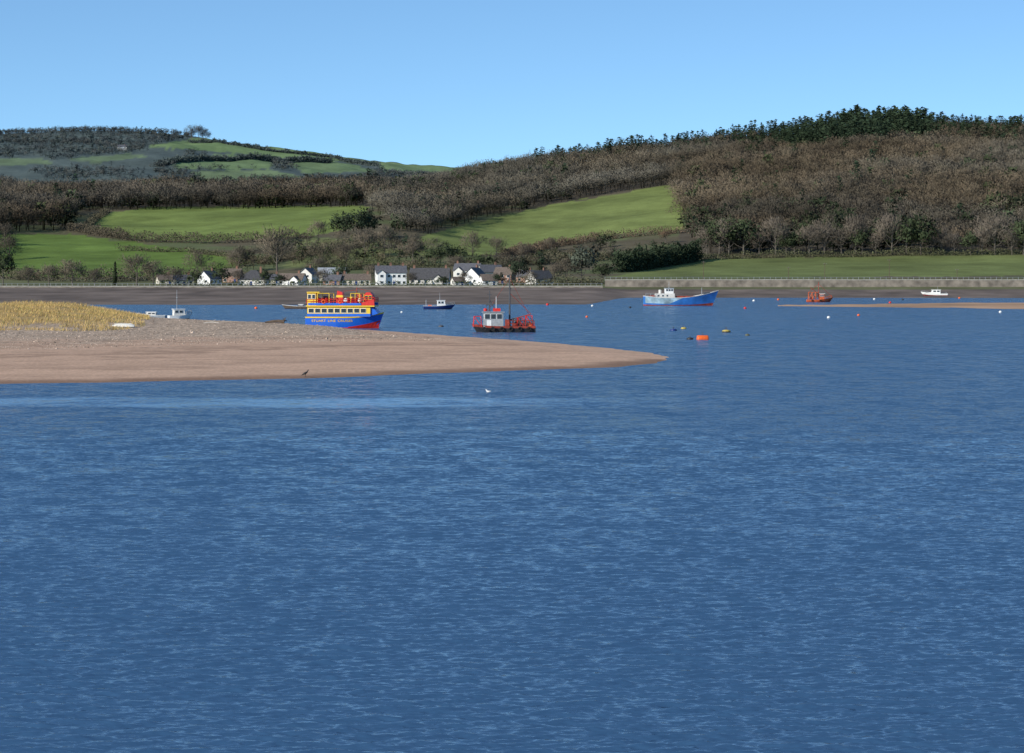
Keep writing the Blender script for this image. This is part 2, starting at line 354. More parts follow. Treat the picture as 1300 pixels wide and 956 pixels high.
# ------------------------------------------------------------------ trees
def tmpl(kind,seed,n,tw=.03,tl=.12):
    r=np.random.default_rng(seed); V=[];T=[];C=[]
    def tri(a,b,c,s): k=len(V); V.extend([a,b,c]); T.append((k,k+1,k+2)); C.extend([s]*3)
    def rib(p,q,w0,w1,s):
        p=np.array(p);q=np.array(q)
        for ax in ((1,0,0),(0,1,0)):
            a=np.array(ax)
            tri(p-a*w0,p+a*w0,q+a*w1,s); tri(p-a*w0,q+a*w1,q-a*w1,s)
    if kind=='bare':
        rib((0,0,-.05),(0,0,.55),.014,.007,1.15)
        K=12; cl=[]
        for i in range(K):
            a=r.uniform(0,6.28); rad=math.sqrt(r.uniform(.02,1))*.32; z=.38+.48*r.uniform(0,1)*(1-rad*.8)+.0
            c=np.array((rad*math.cos(a),rad*math.sin(a),z)); cl.append(c)
            rib((0,0,r.uniform(.18,.42)),c,.004,.002,1.1)
        for i in range(n):
            c=cl[r.integers(K)]+r.normal(0,.085,3); d=c-np.array((0,0,.3)); d=d/np.linalg.norm(d)+r.normal(0,.6,3)+np.array((0,0,.15)); d/=np.linalg.norm(d)
            s=np.cross(d,r.normal(0,1,3)); s/=np.linalg.norm(s); l=tl*r.uniform(.6,1.3)
            tri(c,c+d*l+s*tw*.5,c+d*l-s*tw*.5,r.uniform(.94,1.06)*(.62+.52*c[2]))  # twig colour darkens lower in the crown: painted self-shading
    elif kind=='round':
        rib((0,0,-.05),(0,0,.5),.022,.012,1.0)
        K=12; cl=[]
        for i in range(K):
            a=r.uniform(0,6.28); rad=math.sqrt(r.uniform(.02,1))*.27; cl.append(np.array((rad*math.cos(a),rad*math.sin(a),.25+.62*r.uniform(0,1)*(1-rad))))
        for i in range(n):
            c=cl[r.integers(K)]+r.normal(0,.07,3); q=r.normal(0,1,(3,3))*tl*.45
            tri(c+q[0],c+q[1],c+q[2],r.uniform(.8,1.15))
    else:
        rib((0,0,-.05),(0,0,.9),.018,.004,1.0)
        for i in range(n):
            z=.12+.88*r.uniform(0,1)**1.15; rad=.27*(1.04-z)**.7*math.sqrt(r.uniform(.15,1))*(1+.25*math.sin(z*40)); a=r.uniform(0,6.28)
            c=np.array((rad*math.cos(a),rad*math.sin(a),z)); q=r.normal(0,1,(3,3))*tl*.42; q[:,2]*=.6
            tri(c+q[0],c+q[1],c+q[2],r.uniform(.8,1.15))
    return np.array(V),np.array(T),np.array(C)
def outv(V):
    o=V-np.array((0,0,.45)); return o/np.maximum(np.linalg.norm(o,axis=1,keepdims=True),1e-4)
def stamp(sets,pos,hs,ws,rot,col,ti):
    VV=[];TT=[];CC=[];OO=[];off=0
    for t,(V,T,C) in enumerate(sets):
        k=np.where(ti==t)[0]
        if not len(k): continue
        O=outv(V)
        c,s=np.cos(rot[k])[:,None],np.sin(rot[k])[:,None]; w=ws[k][:,None]
        x=(V[None,:,0]*c-V[None,:,1]*s)*w+pos[k,0,None]; y=(V[None,:,0]*s+V[None,:,1]*c)*w+pos[k,1,None]; z=V[None,:,2]*hs[k][:,None]+pos[k,2,None]
        OO.append(np.stack([O[None,:,0]*c-O[None,:,1]*s,O[None,:,0]*s+O[None,:,1]*c,np.broadcast_to(O[None,:,2],x.shape)],-1).reshape(-1,3))
        n=len(V); VV.append(np.stack([x,y,z],-1).reshape(-1,3)); TT.append((T[None]+off+(np.arange(len(k))*n)[:,None,None]).reshape(-1,3))
        CC.append((col[k][:,None,:]*C[None,:,None]).reshape(-1,3)); off+=n*len(k)
    return np.concatenate(VV),np.concatenate(TT),np.concatenate(CC),np.concatenate(OO)
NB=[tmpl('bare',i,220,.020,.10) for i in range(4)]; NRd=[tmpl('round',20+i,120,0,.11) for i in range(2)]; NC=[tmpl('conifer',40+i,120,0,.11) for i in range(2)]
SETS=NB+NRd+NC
def wood(name,label,poly,drange,sp,cols,evfun,hr=(13,19),sets=SETS,seed=0,excl=None,pxr=None,gate=None,cvar=1.0):
    r=np.random.default_rng(100+seed); p0,p1=pxr
    d=np.arange(drange[0],drange[1],sp); x0=wx(p0,drange[1]) if p0<650 else wx(p0,drange[0]); x1=wx(p1,drange[1])
    XX,DD_=np.meshgrid(np.arange(x0,x1,sp),d); XX=XX+r.uniform(-.5,.5,XX.shape)*sp; DD_=DD_+r.uniform(-.5,.5,XX.shape)*sp
    XX=XX.ravel();DD_=DD_.ravel(); px=650+F*XX/DD_; py=spy(XX,DD_)
    k=(px>p0)&(px<p1)&inpoly(px,py,poly)
    if excl:
        for e in excl: k&=~inpoly(px,py,e)
    if gate is not None: k&=gate(XX,DD_,px,py)
    XX,DD_,px,py=XX[k],DD_[k],px[k],py[k]; n=len(XX)
    pos=np.stack([XX,DD_,zt(XX,DD_)-.3],-1); h=r.uniform(*hr,n)*(.85+.35*fbm(XX/40,DD_/40,2,7))
    ev=evfun(px,py,DD_,XX); u=r.random(n); kind=np.where(u<ev[0],2,np.where(u<ev[0]+ev[1],1,0))
    ti=np.where(kind==0,r.integers(0,4,n),np.where(kind==1,4+r.integers(0,2,n),6+r.integers(0,2,n)))
    c=np.array([cols[0],cols[1],cols[2]])[kind]; v=r.uniform(.9,1.1,n)[:,None]; wv=sstep(.3,.7,fbm(XX/80,DD_/130,3,77))[:,None]
    hu=sstep(.3,.7,fbm(XX/90,DD_/120,2,177))
    c=c*v*(1+cvar*(-.28+.46*wv)); c[:,0]*=r.uniform(.97,1.03,n)*(.95+.10*hu); c[:,2]*=(1.06-.12*hu)  # broad tone variation; its dark areas paint shade into the wood colour
    bump=sstep(1000,1080,px)*(1-sstep(1150,1200,px))
    h=np.where(kind==2,h*(1.15+.35*bump),h); wdt=h*np.where(kind==2,1.0,1.25)*r.uniform(.85,1.2,n)
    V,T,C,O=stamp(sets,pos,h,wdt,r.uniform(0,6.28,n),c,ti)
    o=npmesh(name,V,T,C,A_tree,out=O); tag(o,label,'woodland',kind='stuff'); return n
BR=(.152,.126,.090); GR=(.062,.078,.040); CO=(.034,.053,.030)
cnt=[]
RW=[(858,241),(872,292),(892,322),(1000,321),(1300,317),(1700,317),(1700,150),(862,160)]
cnt.append(wood('woodland','large bare brown hillside wood with dark evergreens behind the blue ship',RW,(1850,2990),10.2,(BR,GR,CO),
  lambda px,py,d,x:(np.clip(.008+.96*sstep(2600,2720,d+200*(fbm(x/45,d/60,3,13)-.5)-90*(1-sstep(930,1040,px)))*(.4+.6*sstep(900,1000,px)*(1-.85*sstep(1160,1215,px))),0,1),np.where(py>266,.07+.5*sstep(.44,.58,fbm(x/45,d/60,2,12)),.05)),pxr=(855,1480),seed=1))
cnt.append(wood('woodland','long grey wood climbing the ridge above the bright green field',[(470,264),(515,300),(542,299),(600,282),(700,259),(868,232),(872,150),(470,200)],(2150,2990),10.2,((.142,.124,.092),GR,CO),
  lambda px,py,d,x:(.02+.5*sstep(2790,2860,d+90*(fbm(x/30,d/40,2,14)-.5))*sstep(640,720,px),.06+0*px),pxr=(468,872),seed=2))
cnt.append(wood('woodland','belt of bare trees across the ridge left, below the distant hill',[(-200,235),(-200,345),(-30,345),(-8,297),(84,293),(104,268),(480,263),(485,225),(100,225)],(1700,2960),11.2,((.128,.108,.08),GR,CO),
  lambda px,py,d,x:(.01+0*px,.07+0*px),hr=(15,23),pxr=(-190,484),seed=3))
cnt.append(wood('woodland','scattered brown trees and scrub on the slope between the fields and the village',[(255,350),(335,322),(400,306),(470,300),(525,308),(600,326),(660,328),(780,312),(790,342),(640,350)],(1600,2300),15,((.14,.118,.084),(.072,.086,.042),CO),
  lambda px,py,d,x:(.03+0*px,.28+0*px),hr=(6,12),pxr=(250,800),seed=6,gate=lambda x,d,px,py:fbm(x/30,d/40,2,19)>.44))
FS=[tmpl('bare',60+i,44,.075,.2) for i in range(4)]+[tmpl('round',70+i,34,0,.2) for i in range(2)]+[tmpl('conifer',80+i,34,0,.2) for i in range(2)]
fe=[p for p,c in FARF]
cnt.append(wood('woodland','distant bluish woods and hedges covering the far hill on the left',[(-200,120),(600,120),(620,250),(-200,250)],(5250,6560),16,((.100,.110,.106),(.082,.104,.095),(.066,.085,.085)),  # bluish tree colours carry painted haze
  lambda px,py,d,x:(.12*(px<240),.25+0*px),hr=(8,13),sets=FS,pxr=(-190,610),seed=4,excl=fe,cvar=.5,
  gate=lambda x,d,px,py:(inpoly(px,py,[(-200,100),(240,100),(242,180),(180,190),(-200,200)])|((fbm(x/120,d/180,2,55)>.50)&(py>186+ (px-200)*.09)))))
print('trees',cnt)
TM={}
def bigtree(kind,var):
    key=(kind,var)
    if key in TM: return TM[key]
    r=random.Random(500+var+len(kind)*13); tr=MB(); V=[];T=[]
    tips=[]
    if kind in('bare','round'):
        tr.tube([(0,0,-.06),(.01,0,.15),(0,.01,.38),(.01,0,.6)],[.024,.018,.012,.005],6)
        for i in range(9):
            a=i*2.4+r.uniform(-.3,.3); z0=.16+.36*i/9; rr=r.uniform(.16,.36)*(1 if i<6 else .6); z1=z0+r.uniform(.18,.34)
            e=Vector((rr*math.cos(a),rr*math.sin(a),min(z1,.9))); m_=Vector((rr*.45*math.cos(a),rr*.45*math.sin(a),z0+.07))
            tr.tube([(0,0,z0),m_,e],[.009,.006,.003],4,False); tips.append(e)
            for j in range(4):
                q=e.lerp(m_,r.uniform(0,.8)); e2=q+Vector((r.gauss(0,.09),r.gauss(0,.09),r.uniform(.03,.15))); tr.tube([q,e2],[.004,.0015],3,False); tips.append(e2)
    else:
        tr.tube([(0,0,-.05),(0,0,.5),(0,0,.95)],[.024,.014,.003],6)
    g=np.random.default_rng(900+var); C=[]
    def tri(a,b,c,s): k=len(V); V.extend([a,b,c]); T.append((k,k+1,k+2)); C.extend([s]*3)
    for i in range(1300 if kind=='bare' else 1000):
        if kind=='bare':
            c=np.array(tips[g.integers(len(tips))])+g.normal(0,.055,3); d=c-np.array((0,0,.28)); d=d/np.linalg.norm(d)+g.normal(0,.5,3)+np.array((0,0,.2)); d/=np.linalg.norm(d)
            s=np.cross(d,g.normal(0,1,3)); s/=np.linalg.norm(s); l=.085*g.uniform(.6,1.4); tri(c,c+d*l+s*.006,c+d*l-s*.006,g.uniform(.85,1.15))
        elif kind=='round':
            c=np.array(tips[g.integers(len(tips))])+g.normal(0,.06,3); q=g.normal(0,1,(3,3))*.026; tri(c+q[0],c+q[1],c+q[2],g.uniform(.7,1.25))
        else:
            z=.08+.92*g.uniform(0,1)**1.1; rad=(.26 if kind=='conifer' else .11)*((1.03-z)**(.65 if kind=='conifer' else .5))*math.sqrt(g.uniform(.2,1))*(1+.3*math.sin(z*36)); a=g.uniform(0,6.28)
            c=np.array((rad*math.cos(a),rad*math.sin(a),z)); q=g.normal(0,1,(3,3))*.028; tri(c+q[0],c+q[1],c+q[2],g.uniform(.7,1.25))
    o=tr.build('trunk',M_bark); tm=o.data; bpy.data.objects.remove(o)
    TM[key]=(tm,np.array(V),np.array(T),np.array(C)); return TM[key]
CM={}
def tree(px,py,hpx,wf,kind,colr,label,group=None,var=0,loc=None,name=None):
    if loc is None: loc=ray(px,py)
    h=hpx/F*loc.y
    tm,V,T,C=bigtree(kind,var%3)
    key=(kind,var%3,colr)
    if key not in CM: CM[key]=npmesh('crown',V,T,np.array(colr)[None,:]*C[:,None],A_tree,link=False,out=outv(V))
    nm=name or {'bare':'bare_tree','round':'evergreen_tree','conifer':'conifer_tree','slim':'cypress_tree'}[kind]
    t=thing(nm,(loc.x,loc.y,loc.z-.2),random.uniform(0,6.28),label,'tree',group)
    for n_,me in (('trunk',tm),('crown',CM[key])):
        c=bpy.data.objects.new(n_,me); COL.objects.link(c); c.parent=t; c.scale=(h*wf,h*wf,h)
    return t
TB_=(.165,.138,.102); TD=(.115,.098,.074); TG=(.058,.076,.038); TK=(.036,.050,.030)
for i,a in enumerate([
(4,376,52,.8,'round',TG,'dark evergreen tree at the left edge of the photo by the shore'),
(62,368,30,1.3,'bare',TB_,'low spreading bare tree left of the wide bare tree on the shore'),
(92,368,36,1.5,'bare',TB_,'wide bare tree on the far shore behind the grassy dune'),
(146,368,30,.8,'slim',TG,'slim dark cypress on the far shore left of the village'),
(174,364,44,1.2,'bare',TD,'tall bare tree just right of the slim cypress'),
(195,362,34,1.2,'bare',TB_,'bare tree left of the leftmost village house'),
(250,350,34,1.2,'bare',TB_,'bare tree behind the white gabled house'),
(282,362,26,1.2,'round',TG,'round evergreen between two houses at the left of the village'),
(303,345,36,1.1,'bare',TD,'dark bare tree behind the pyramid roofed house'),
(352,345,60,1.15,'bare',TB_,'large solitary bare tree standing above the village roofs'),
(404,306,29,1.1,'bare',TB_,'small bare tree at the bottom of the upper green field'),
(336,362,22,1.1,'round',TG,'small evergreen right of the pyramid roofed house'),
(436,306,40,1.1,'round',TK,'leftmost of the three dark evergreens below the ridge wood'),
(452,306,44,1.1,'round',TK,'middle one of the three dark evergreens below the ridge wood'),
(467,304,42,1.0,'round',TK,'rightmost of the three dark evergreens below the ridge wood'),
(463,326,38,1.4,'bare',TB_,'rounded brown bare tree under the three evergreens'),
(440,338,32,1.2,'bare',TD,'bare tree above the pale roofed building'),
(488,318,34,1.2,'bare',TB_,'bare tree below the left end of the ridge wood'),
(524,335,34,1.2,'bare',TB_,'bare tree behind the white two storey villa'),
(552,338,26,1.2,'round',TG,'green tree behind the long dark roofed house'),
(572,338,30,1.1,'round',TK,'dark evergreen right behind the long dark roofed house'),
(600,326,34,1.1,'bare',TB_,'bare tree behind the grey roofed houses'),
(630,326,28,1.2,'bare',TB_,'bare tree at the top right of the village'),
(658,360,36,1.0,'round',TK,'dark evergreen between the brick house and the low house'),
(704,360,28,1.2,'bare',TB_,'small bare tree right of the last village house'),
(738,360,54,.95,'round',(.085,.098,.072),'tall greyish evergreen at the right end of the village'),
(720,360,36,1.1,'bare',TD,'bare tree left of the tall greyish evergreen'),
(764,358,28,1.3,'round',TG,'bushy evergreen between the tall evergreen and the conifer hedge'),
(404,350,26,1.4,'bare',TD,'low bare tree left of the pale roofed building'),
(668,335,28,1.3,'bare',TD,'bare tree on the slope right of the village'),
(700,318,18,1.3,'bare',TD,'small bare tree below the bright green field'),
(845,308,18,1.4,'bare',(.17,.115,.075),'small reddish bare tree at the lower right of the bright field'),
(434,361,28,1.2,'round',TG,'evergreen left of the terraced cottage beside the villa'),
(472,360,26,1.1,'bare',TB_,'bare tree touching the left end of the white villa'),
(222,362.5,26,1.3,'bare',TD,'small dark bare tree left of the cream cottage'),
(120,368,24,1.3,'bare',TD,'small bare tree between the wide bare tree and the cypress'),
(36,370,26,1.3,'bare',TD,'small bare tree right of the evergreen at the left edge'),
(248,363.0,20,1.3,'round',TG,'small garden evergreen between the cream cottage and the white gable'),
(302,363.0,22,1.2,'bare',TD,'garden tree touching the left wall of the pyramid roofed house'),
(357,363.0,17,1.3,'round',TK,'dark garden bush left of the brown roofed bungalow'),
(410,362.5,24,1.1,'bare',TD,'garden tree in front of the pale roofed building'),
(522,363.0,18,1.3,'bare',TD,'garden tree between the villa and the long dark roof'),
(562,363.0,14,1.5,'round',TG,'garden bush in front of the long dark roofed house'),
(590,363.0,20,1.1,'bare',TD,'garden tree by the tiny outbuilding'),
(633,363.0,18,1.3,'round',TK,'dark garden bush in front of the brick house'),
(610,344,24,1.2,'round',TG,'evergreen between the two upper grey roofed houses and the white gable'),
(580,346,24,1.2,'bare',TD,'bare tree left of the upper grey roofed houses'),
(674,362.5,20,1.2,'bare',TB_,'bare tree in front of the small brick house'),
(12,330,34,1.2,'bare',TD,'lower of two bare trees standing at the left edge of the lower green field'),
(6,312,32,1.2,'bare',TD,'upper of two bare trees standing at the left edge of the lower green field')]):
    tree(*a,var=i)
for i,(px,hp) in enumerate([(243,17),(252,19),(261,16)]):
    d=6350.; x=wx(px,d); L3=['left','middle','right'][i]
    tree(px,0,hp+4,1.0,'bare',(.10,.108,.11),f'{L3} one of three lone trees on the skyline of the far hill','lone skyline trees',var=i,loc=Vector((x,d,float(zt(x,d)))))  # blue-grey crown colour has the distance haze painted in
for i in range(26):
    px=894+i*17+random.uniform(-6,6); ev=i in(1,3,6,7,12,15,16,20,24)
    tree(px,324,random.uniform(32,58),random.uniform(.85,1.2),'round' if ev else 'bare',TG if ev else (.17,.143,.112),
      'dark ivy green tree in the front row at the foot of the big wood' if ev else 'bare pale trunked tree in the front row at the foot of the big wood',
      'evergreens along the foot of the wood' if ev else 'bare trees along the foot of the wood',var=i)
def hedge(pts,h,wd,colr,label,dens=1.0,dr_=(1485,2950),size=.75,name='hedge'):
    P=[ray(px,py,*dr_) for px,py in pts]; V=[];r=np.random.default_rng(int(pts[0][0])+5)
    for a,b in zip(P[:-1],P[1:]):
        n=max(2,int((b-a).length*dens)); t=r.random(n*int(9*max(h,1)))
        x=a.x+(b.x-a.x)*t+r.normal(0,wd*.35,len(t)); y=a.y+(b.y-a.y)*t+r.normal(0,wd*.35,len(t))
        hh=h*(.25+1.5*fbm(x/6,y/6,2,33)); z=zt(x,y)+r.random(len(t))*hh
        V.append(np.stack([x,y,z],-1))
    c=np.concatenate(V); q=r.normal(0,size*.5,(len(c),3,3)); VV=(c[:,None,:]+q).reshape(-1,3)
    C=np.repeat(np.array(colr)[None]*r.uniform(.7,1.2,(len(c),1)),3,0)
    o=npmesh(name,VV,np.arange(len(VV)).reshape(-1,3),C,A_hedge); tag(o,label,'hedge')
hedge([(84,293),(112,296),(160,305),(250,309),(330,307),(395,302)],6,8,(.11,.094,.066),'brown hedge dividing the upper and lower fields on the left')
hedge([(150,318),(240,320),(300,326),(345,336)],3,4,(.115,.11,.066),'thin hedge crossing the lower left field')
hedge([(110,296),(120,280),(135,270)],4,5,(.12,.11,.072),'short hedge down the left side of the upper field')
hedge([(0,354),(60,357),(130,358),(220,356),(300,354)],6,12,(.12,.11,.072),'scrubby hedge along the shore left of the village')
hedge([(335,335),(400,322),(450,314),(520,316),(530,319)],6,10,(.125,.108,.075),'rough brown scrub above the village')
hedge([(400,345),(460,342),(520,342),(560,344)],6,9,(.09,.095,.052),'green brown scrub right behind the white villa')
hedge([(640,326),(690,316),(760,305),(800,301),(870,296)],5,8,(.15,.11,.076),'reddish brown hedge along the bottom of the bright green field')
hedge([(640,338),(700,334),(770,330)],6,12,(.115,.104,.068),'scrub on the slope right of the village')
hedge([(783,346),(815,343),(850,337),(886,331)],11,7,(.04,.057,.032),'tall dark conifer hedge left of the big wood',1.0,size=1.3,name='conifer_hedge')
hedge([(885,330),(960,328),(1100,326),(1300,323),(1450,322)],4,5,(.105,.108,.058),'low hedge along the top of the shoreside field')
hedge([(640,362),(700,362),(765,361)],4,7,(.115,.112,.067),'low scrub on the bank right of the village')
hedge([(200,363),(330,363),(470,363)],2.6,4,(.085,.10,.048),'garden shrubs in front of the left half of the village',.6)
hedge([(478,363),(560,363),(636,363)],2.2,4,(.08,.10,.048),'garden shrubs in front of the villa and the long low house',.6)
hedge([(200,212),(260,204),(330,203),(420,207)],9,12,(.080,.10,.092),'dark hedge line between the pale fields of the far hill',.5,(5250,6500),2.6)  # both far hedges: bluish green with haze put into the colour
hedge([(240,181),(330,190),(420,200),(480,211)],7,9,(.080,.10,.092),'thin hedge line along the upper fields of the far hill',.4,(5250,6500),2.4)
# ------------------------------------------------------------------ houses
def win(parent,x,y,z,w,h,side=0):
    f=MB();p=MB()
    if side==0: f.box((x,y,z),(w+.3,.12,h+.3)); p.box((x,y-.08,z),(w,.08,h))
    else: f.box((x,y,z),(.12,w+.3,h+.3)); p.box((x+side*.08,y,z),(.08,w,h))
    a=f.build('window',M_white,parent); p.build('pane',M_glass,a)
def house(px,d,w,dep,wh,rh,rot,wm,rm,label,style='gable',chim=1,st=1,nw=3,z=None,wing=None):
    x=wx(px,d); zz=float(zt(x,d))-.3 if z is None else z
    t=thing('house',(x,d,zz),R(rot),label,'house')
    hy=dep/2;hx=w/2
    m=MB()
    if style=='gable': m.prismx([(-hy,-1.5),(hy,-1.5),(hy,wh),(0,wh+rh*.96),(-hy,wh)],-hx,hx)
    else: m.box((0,0,wh/2-.75),(w,dep,wh+1.5))
    if wing:
        wxx,ww,wl=wing; m.prism([(wxx-ww/2,-1.5),(wxx+ww/2,-1.5),(wxx+ww/2,wh*.92),(wxx,wh*.92+ww*.42),(wxx-ww/2,wh*.92)],-hy-wl,0)
    m.build('wall',wm,t)
    r=MB(); ov=.45
    if style=='gable':
        sl=rh/hy
        for s in(-1,1):
            r.prismx([(s*(hy+ov),wh-ov*sl+.03),(s*(hy+ov),wh-ov*sl+.33),(0,wh+rh+.33),(0,wh+rh+.03)],-hx-ov,hx+ov)
    else:
        k=min(hx,hy)*.9; V=[(-hx-ov,-hy-ov,wh),(hx+ov,-hy-ov,wh),(hx+ov,hy+ov,wh),(-hx-ov,hy+ov,wh),(-max(hx-k,.3),0,wh+rh),(max(hx-k,.3),0,wh+rh)]
        r.add(V,[(0,1,5,4),(1,2,5),(2,3,4,5),(3,0,4),(0,3,2,1)])
    if wing:
        hw=ww/2
        for s in(-1,1):
            r.prism([(wxx+s*(hw+.4),wh*.92-.4*.84+.03),(wxx+s*(hw+.4),wh*.92-.04),(wxx,wh*.92+ww*.42+.33),(wxx,wh*.92+ww*.42+.04)],-hy-wl-.4,-.5)
    ro=r.build('roof',rm,t)
    for i in range(chim):
        cx=(-hx*.82+ (w*.82)*i/max(chim-1,1)) if chim>1 else hx*.55
        c=MB(); c.box((cx,.2,wh+rh*.72+.5),(1.05,.85,rh*.6+1.6)); c.box((cx,.2,wh+rh*1.02+1.35),(1.25,1.05,.2))
        for q in(-.22,.22): c.tube([(cx+q,.2,wh+rh*1.02+1.4),(cx+q,.2,wh+rh*1.02+1.9)],.13,6)
        c.build('chimney',M_brick,ro)
    for s in range(st):
        zc=1.5+s*(wh/st) if st>1 else wh*.55
        for i in range(nw):
            xx=-hx+w*(i+.5)/nw
            if wing and abs(xx-wing[0])<wing[1]/2+.6: continue
            if s==0 and i==nw//2:
                dm=MB(); dm.box((xx,-hy-.05,1.05),(1.1,.14,2.1)); dd=dm.build('door',M_navy,t); k=MB(); k.box((xx+.38,-hy-.15,1.05),(.12,.08,.12)); k.build('handle',M_grey,dd)
            else: win(t,xx,-hy-.04,zc,1.35,1.3)
        if wing: win(t,wing[0],-hy-wing[2]-.04,zc,1.5,1.3)
        for sg in(-1,1):
            win(t,sg*(hx+.04),-dep*.2,zc,1.1,1.15,sg)
    return t
house(209,1530,8,7,2.4,2.6,20,M_cream,M_brown,'leftmost village house, cream with a brown roof among bare trees',nw=2)
house(233,1505,10,7,2.8,2.6,12,M_cream,M_slate,'small cream cottage second from the left end of the village')
house(266,1525,11,8,3.4,3.8,62,M_white,M_slate,'white gabled house left of the pyramid roofed one')
house(294,1570,11,7,4.4,3.2,-10,M_pink,M_brown,'brick house with brown roof peeping between the white gable and the pyramid roof',st=2,nw=2)
house(322,1510,14,12,2.9,5.2,-8,M_off,M_dslate,'white walled bungalow with a tall dark pyramid roof',style='hip')
house(346,1535,8,7,2.6,2.6,8,M_cream,M_slate,'small cream cottage right of the pyramid roofed bungalow',chim=1,nw=2)
house(371,1505,14,8,3.0,3.2,-18,M_white,M_brown,'white bungalow with brown roof and front gable behind the yellow and blue ferry',wing=(3.5,5,3))
house(392,1560,10,8,4.8,3.4,70,M_off,M_slate,'narrow off white house behind the brown roofed bungalow',st=2,nw=2)
house(421,1610,15,8,4.4,2.8,10,M_cream,M_pale,'building with a pale grey roof standing above the ferry')
house(423,1510,9,7,2.6,2.8,-12,M_pink,M_slate,'low brick cottage below the pale grey roofed building',nw=2)
house(452,1512,15,7,3.0,2.8,4,M_cream,M_brown,'long terraced cottage with brown roof left of the white villa',chim=2,nw=5)
house(496,1510,16,8.5,6.8,3.4,8,M_white,M_slate,'large white two storey villa with three chimneys',chim=3,st=2,nw=6,wing=(-5.4,4.4,2.2))
house(546,1530,21,10,3.0,5.6,-6,M_off,M_dslate,'long low house with a big dark slate roof beside the villa',chim=2,nw=6,wing=(5,5.5,2.5))
house(581,1500,6,5,2.4,2.0,25,M_off,M_brown,'tiny outbuilding between the long dark roof and the white gable',chim=0,nw=2)
house(603,1510,12,10,4.4,4.8,70,M_white,M_slate,'white house with its gable facing the water, behind the red workboat',st=1,nw=3)
house(594,1650,15,9,4.8,3.8,-14,M_off,M_slate,'left one of two grey roofed houses on the slope above the village',chim=2,st=1,wing=(-4,5,2.5))
house(622,1615,13,8,5.0,3.8,24,M_cream,M_slate,'right one of two grey roofed houses on the slope above the village',st=1)
house(641,1545,10,8,5.2,3.6,-20,M_pink,M_brown,'brick house with brown roof right of the white gabled one',st=2,nw=3)
house(620,1502,8,7,2.8,3.0,16,M_white,M_brown,'low white cottage with brown roof between the white gable and the brick house',chim=0,nw=2)
house(685,1525,12,9,3.0,4.4,38,M_off,M_dslate,'low house with dark roof at the right end of the village')
house(668,1565,9,7,3.6,3.2,-30,M_pink,M_slate,'small brick house half hidden left of the last village house',nw=2)
fl=ray(155,190,5250,6500); house(155,fl.y,19,9,6,4,10,M_white,M_slate,'lone white farmhouse high on the distant hill',nw=4)
def seawall(p0,p1,d,z0,z1,label,step=14):
    t=thing('sea_wall',(wx(p0,d),d,z0),0,label,'wall'); w=MB();c=MB(); ps=np.arange(p0,p1,step); ox=wx(p0,d)
    for a in ps:
        xa=wx(a,d)-ox; xb=wx(min(a+step,p1),d)-ox; j=random.uniform(-.12,.12)
        w.box(((xa+xb)/2,0,(z1-z0)/2-1),(xb-xa-.03,1.2,z1-z0+2)); c.box(((xa+xb)/2,0,z1-z0+.17+j*.3),(xb-xa-.05,1.5,.35))
    w.build('wall_face',M_stone,t); c.build('coping',M_cope,t)
    p=MB()
    for a in np.arange(p0,p1,step/2.): p.box((wx(a,d)-ox,.3,z1-z0+1.0),(.14,.14,1.2))
    p.tube([(0,.3,z1-z0+1.5),(wx(p1,d)-ox,.3,z1-z0+1.5)],.05,4); p.build('railing',M_grey,t)
seawall(768,1700,1470,3.6,7.6,'long stone sea wall with pale coping below the shoreside field')
seawall(-300,765,1440,2.9,4.4,'low stone sea wall in front of the village')
for i,(px,h,lb) in enumerate([(893,13,'leftmost utility pole on the sea wall, at the edge of the big wood'),(1001,10,'utility pole on the sea wall right of the blue ship'),(1047,12,'utility pole on the shore above the small red workboat'),(1129,14,'tallest utility pole on the shoreside field'),(1215,9,'rightmost utility pole, above the motor boat'),(660,9,'short utility pole right of the brick house')]):
    d=1500; x=wx(px,d); t=thing('utility_pole',(x,d,float(zt(x,d))-.3),0,lb,'utility pole','utility poles along the shore')
    MB().tube([(0,0,0),(0,0,h)],[.17,.11],6).build('pole',M_wood,t); m=MB(); m.box((0,-.1,h-.6),(2.0,.12,.14)); m.build('crossarm',M_wood,t)
    m=MB(); [m.tube([(q,-.1,h-.5),(q,-.1,h-.25)],.06,5) for q in(-.8,0,.8)]; m.build('insulator',M_grey,t)
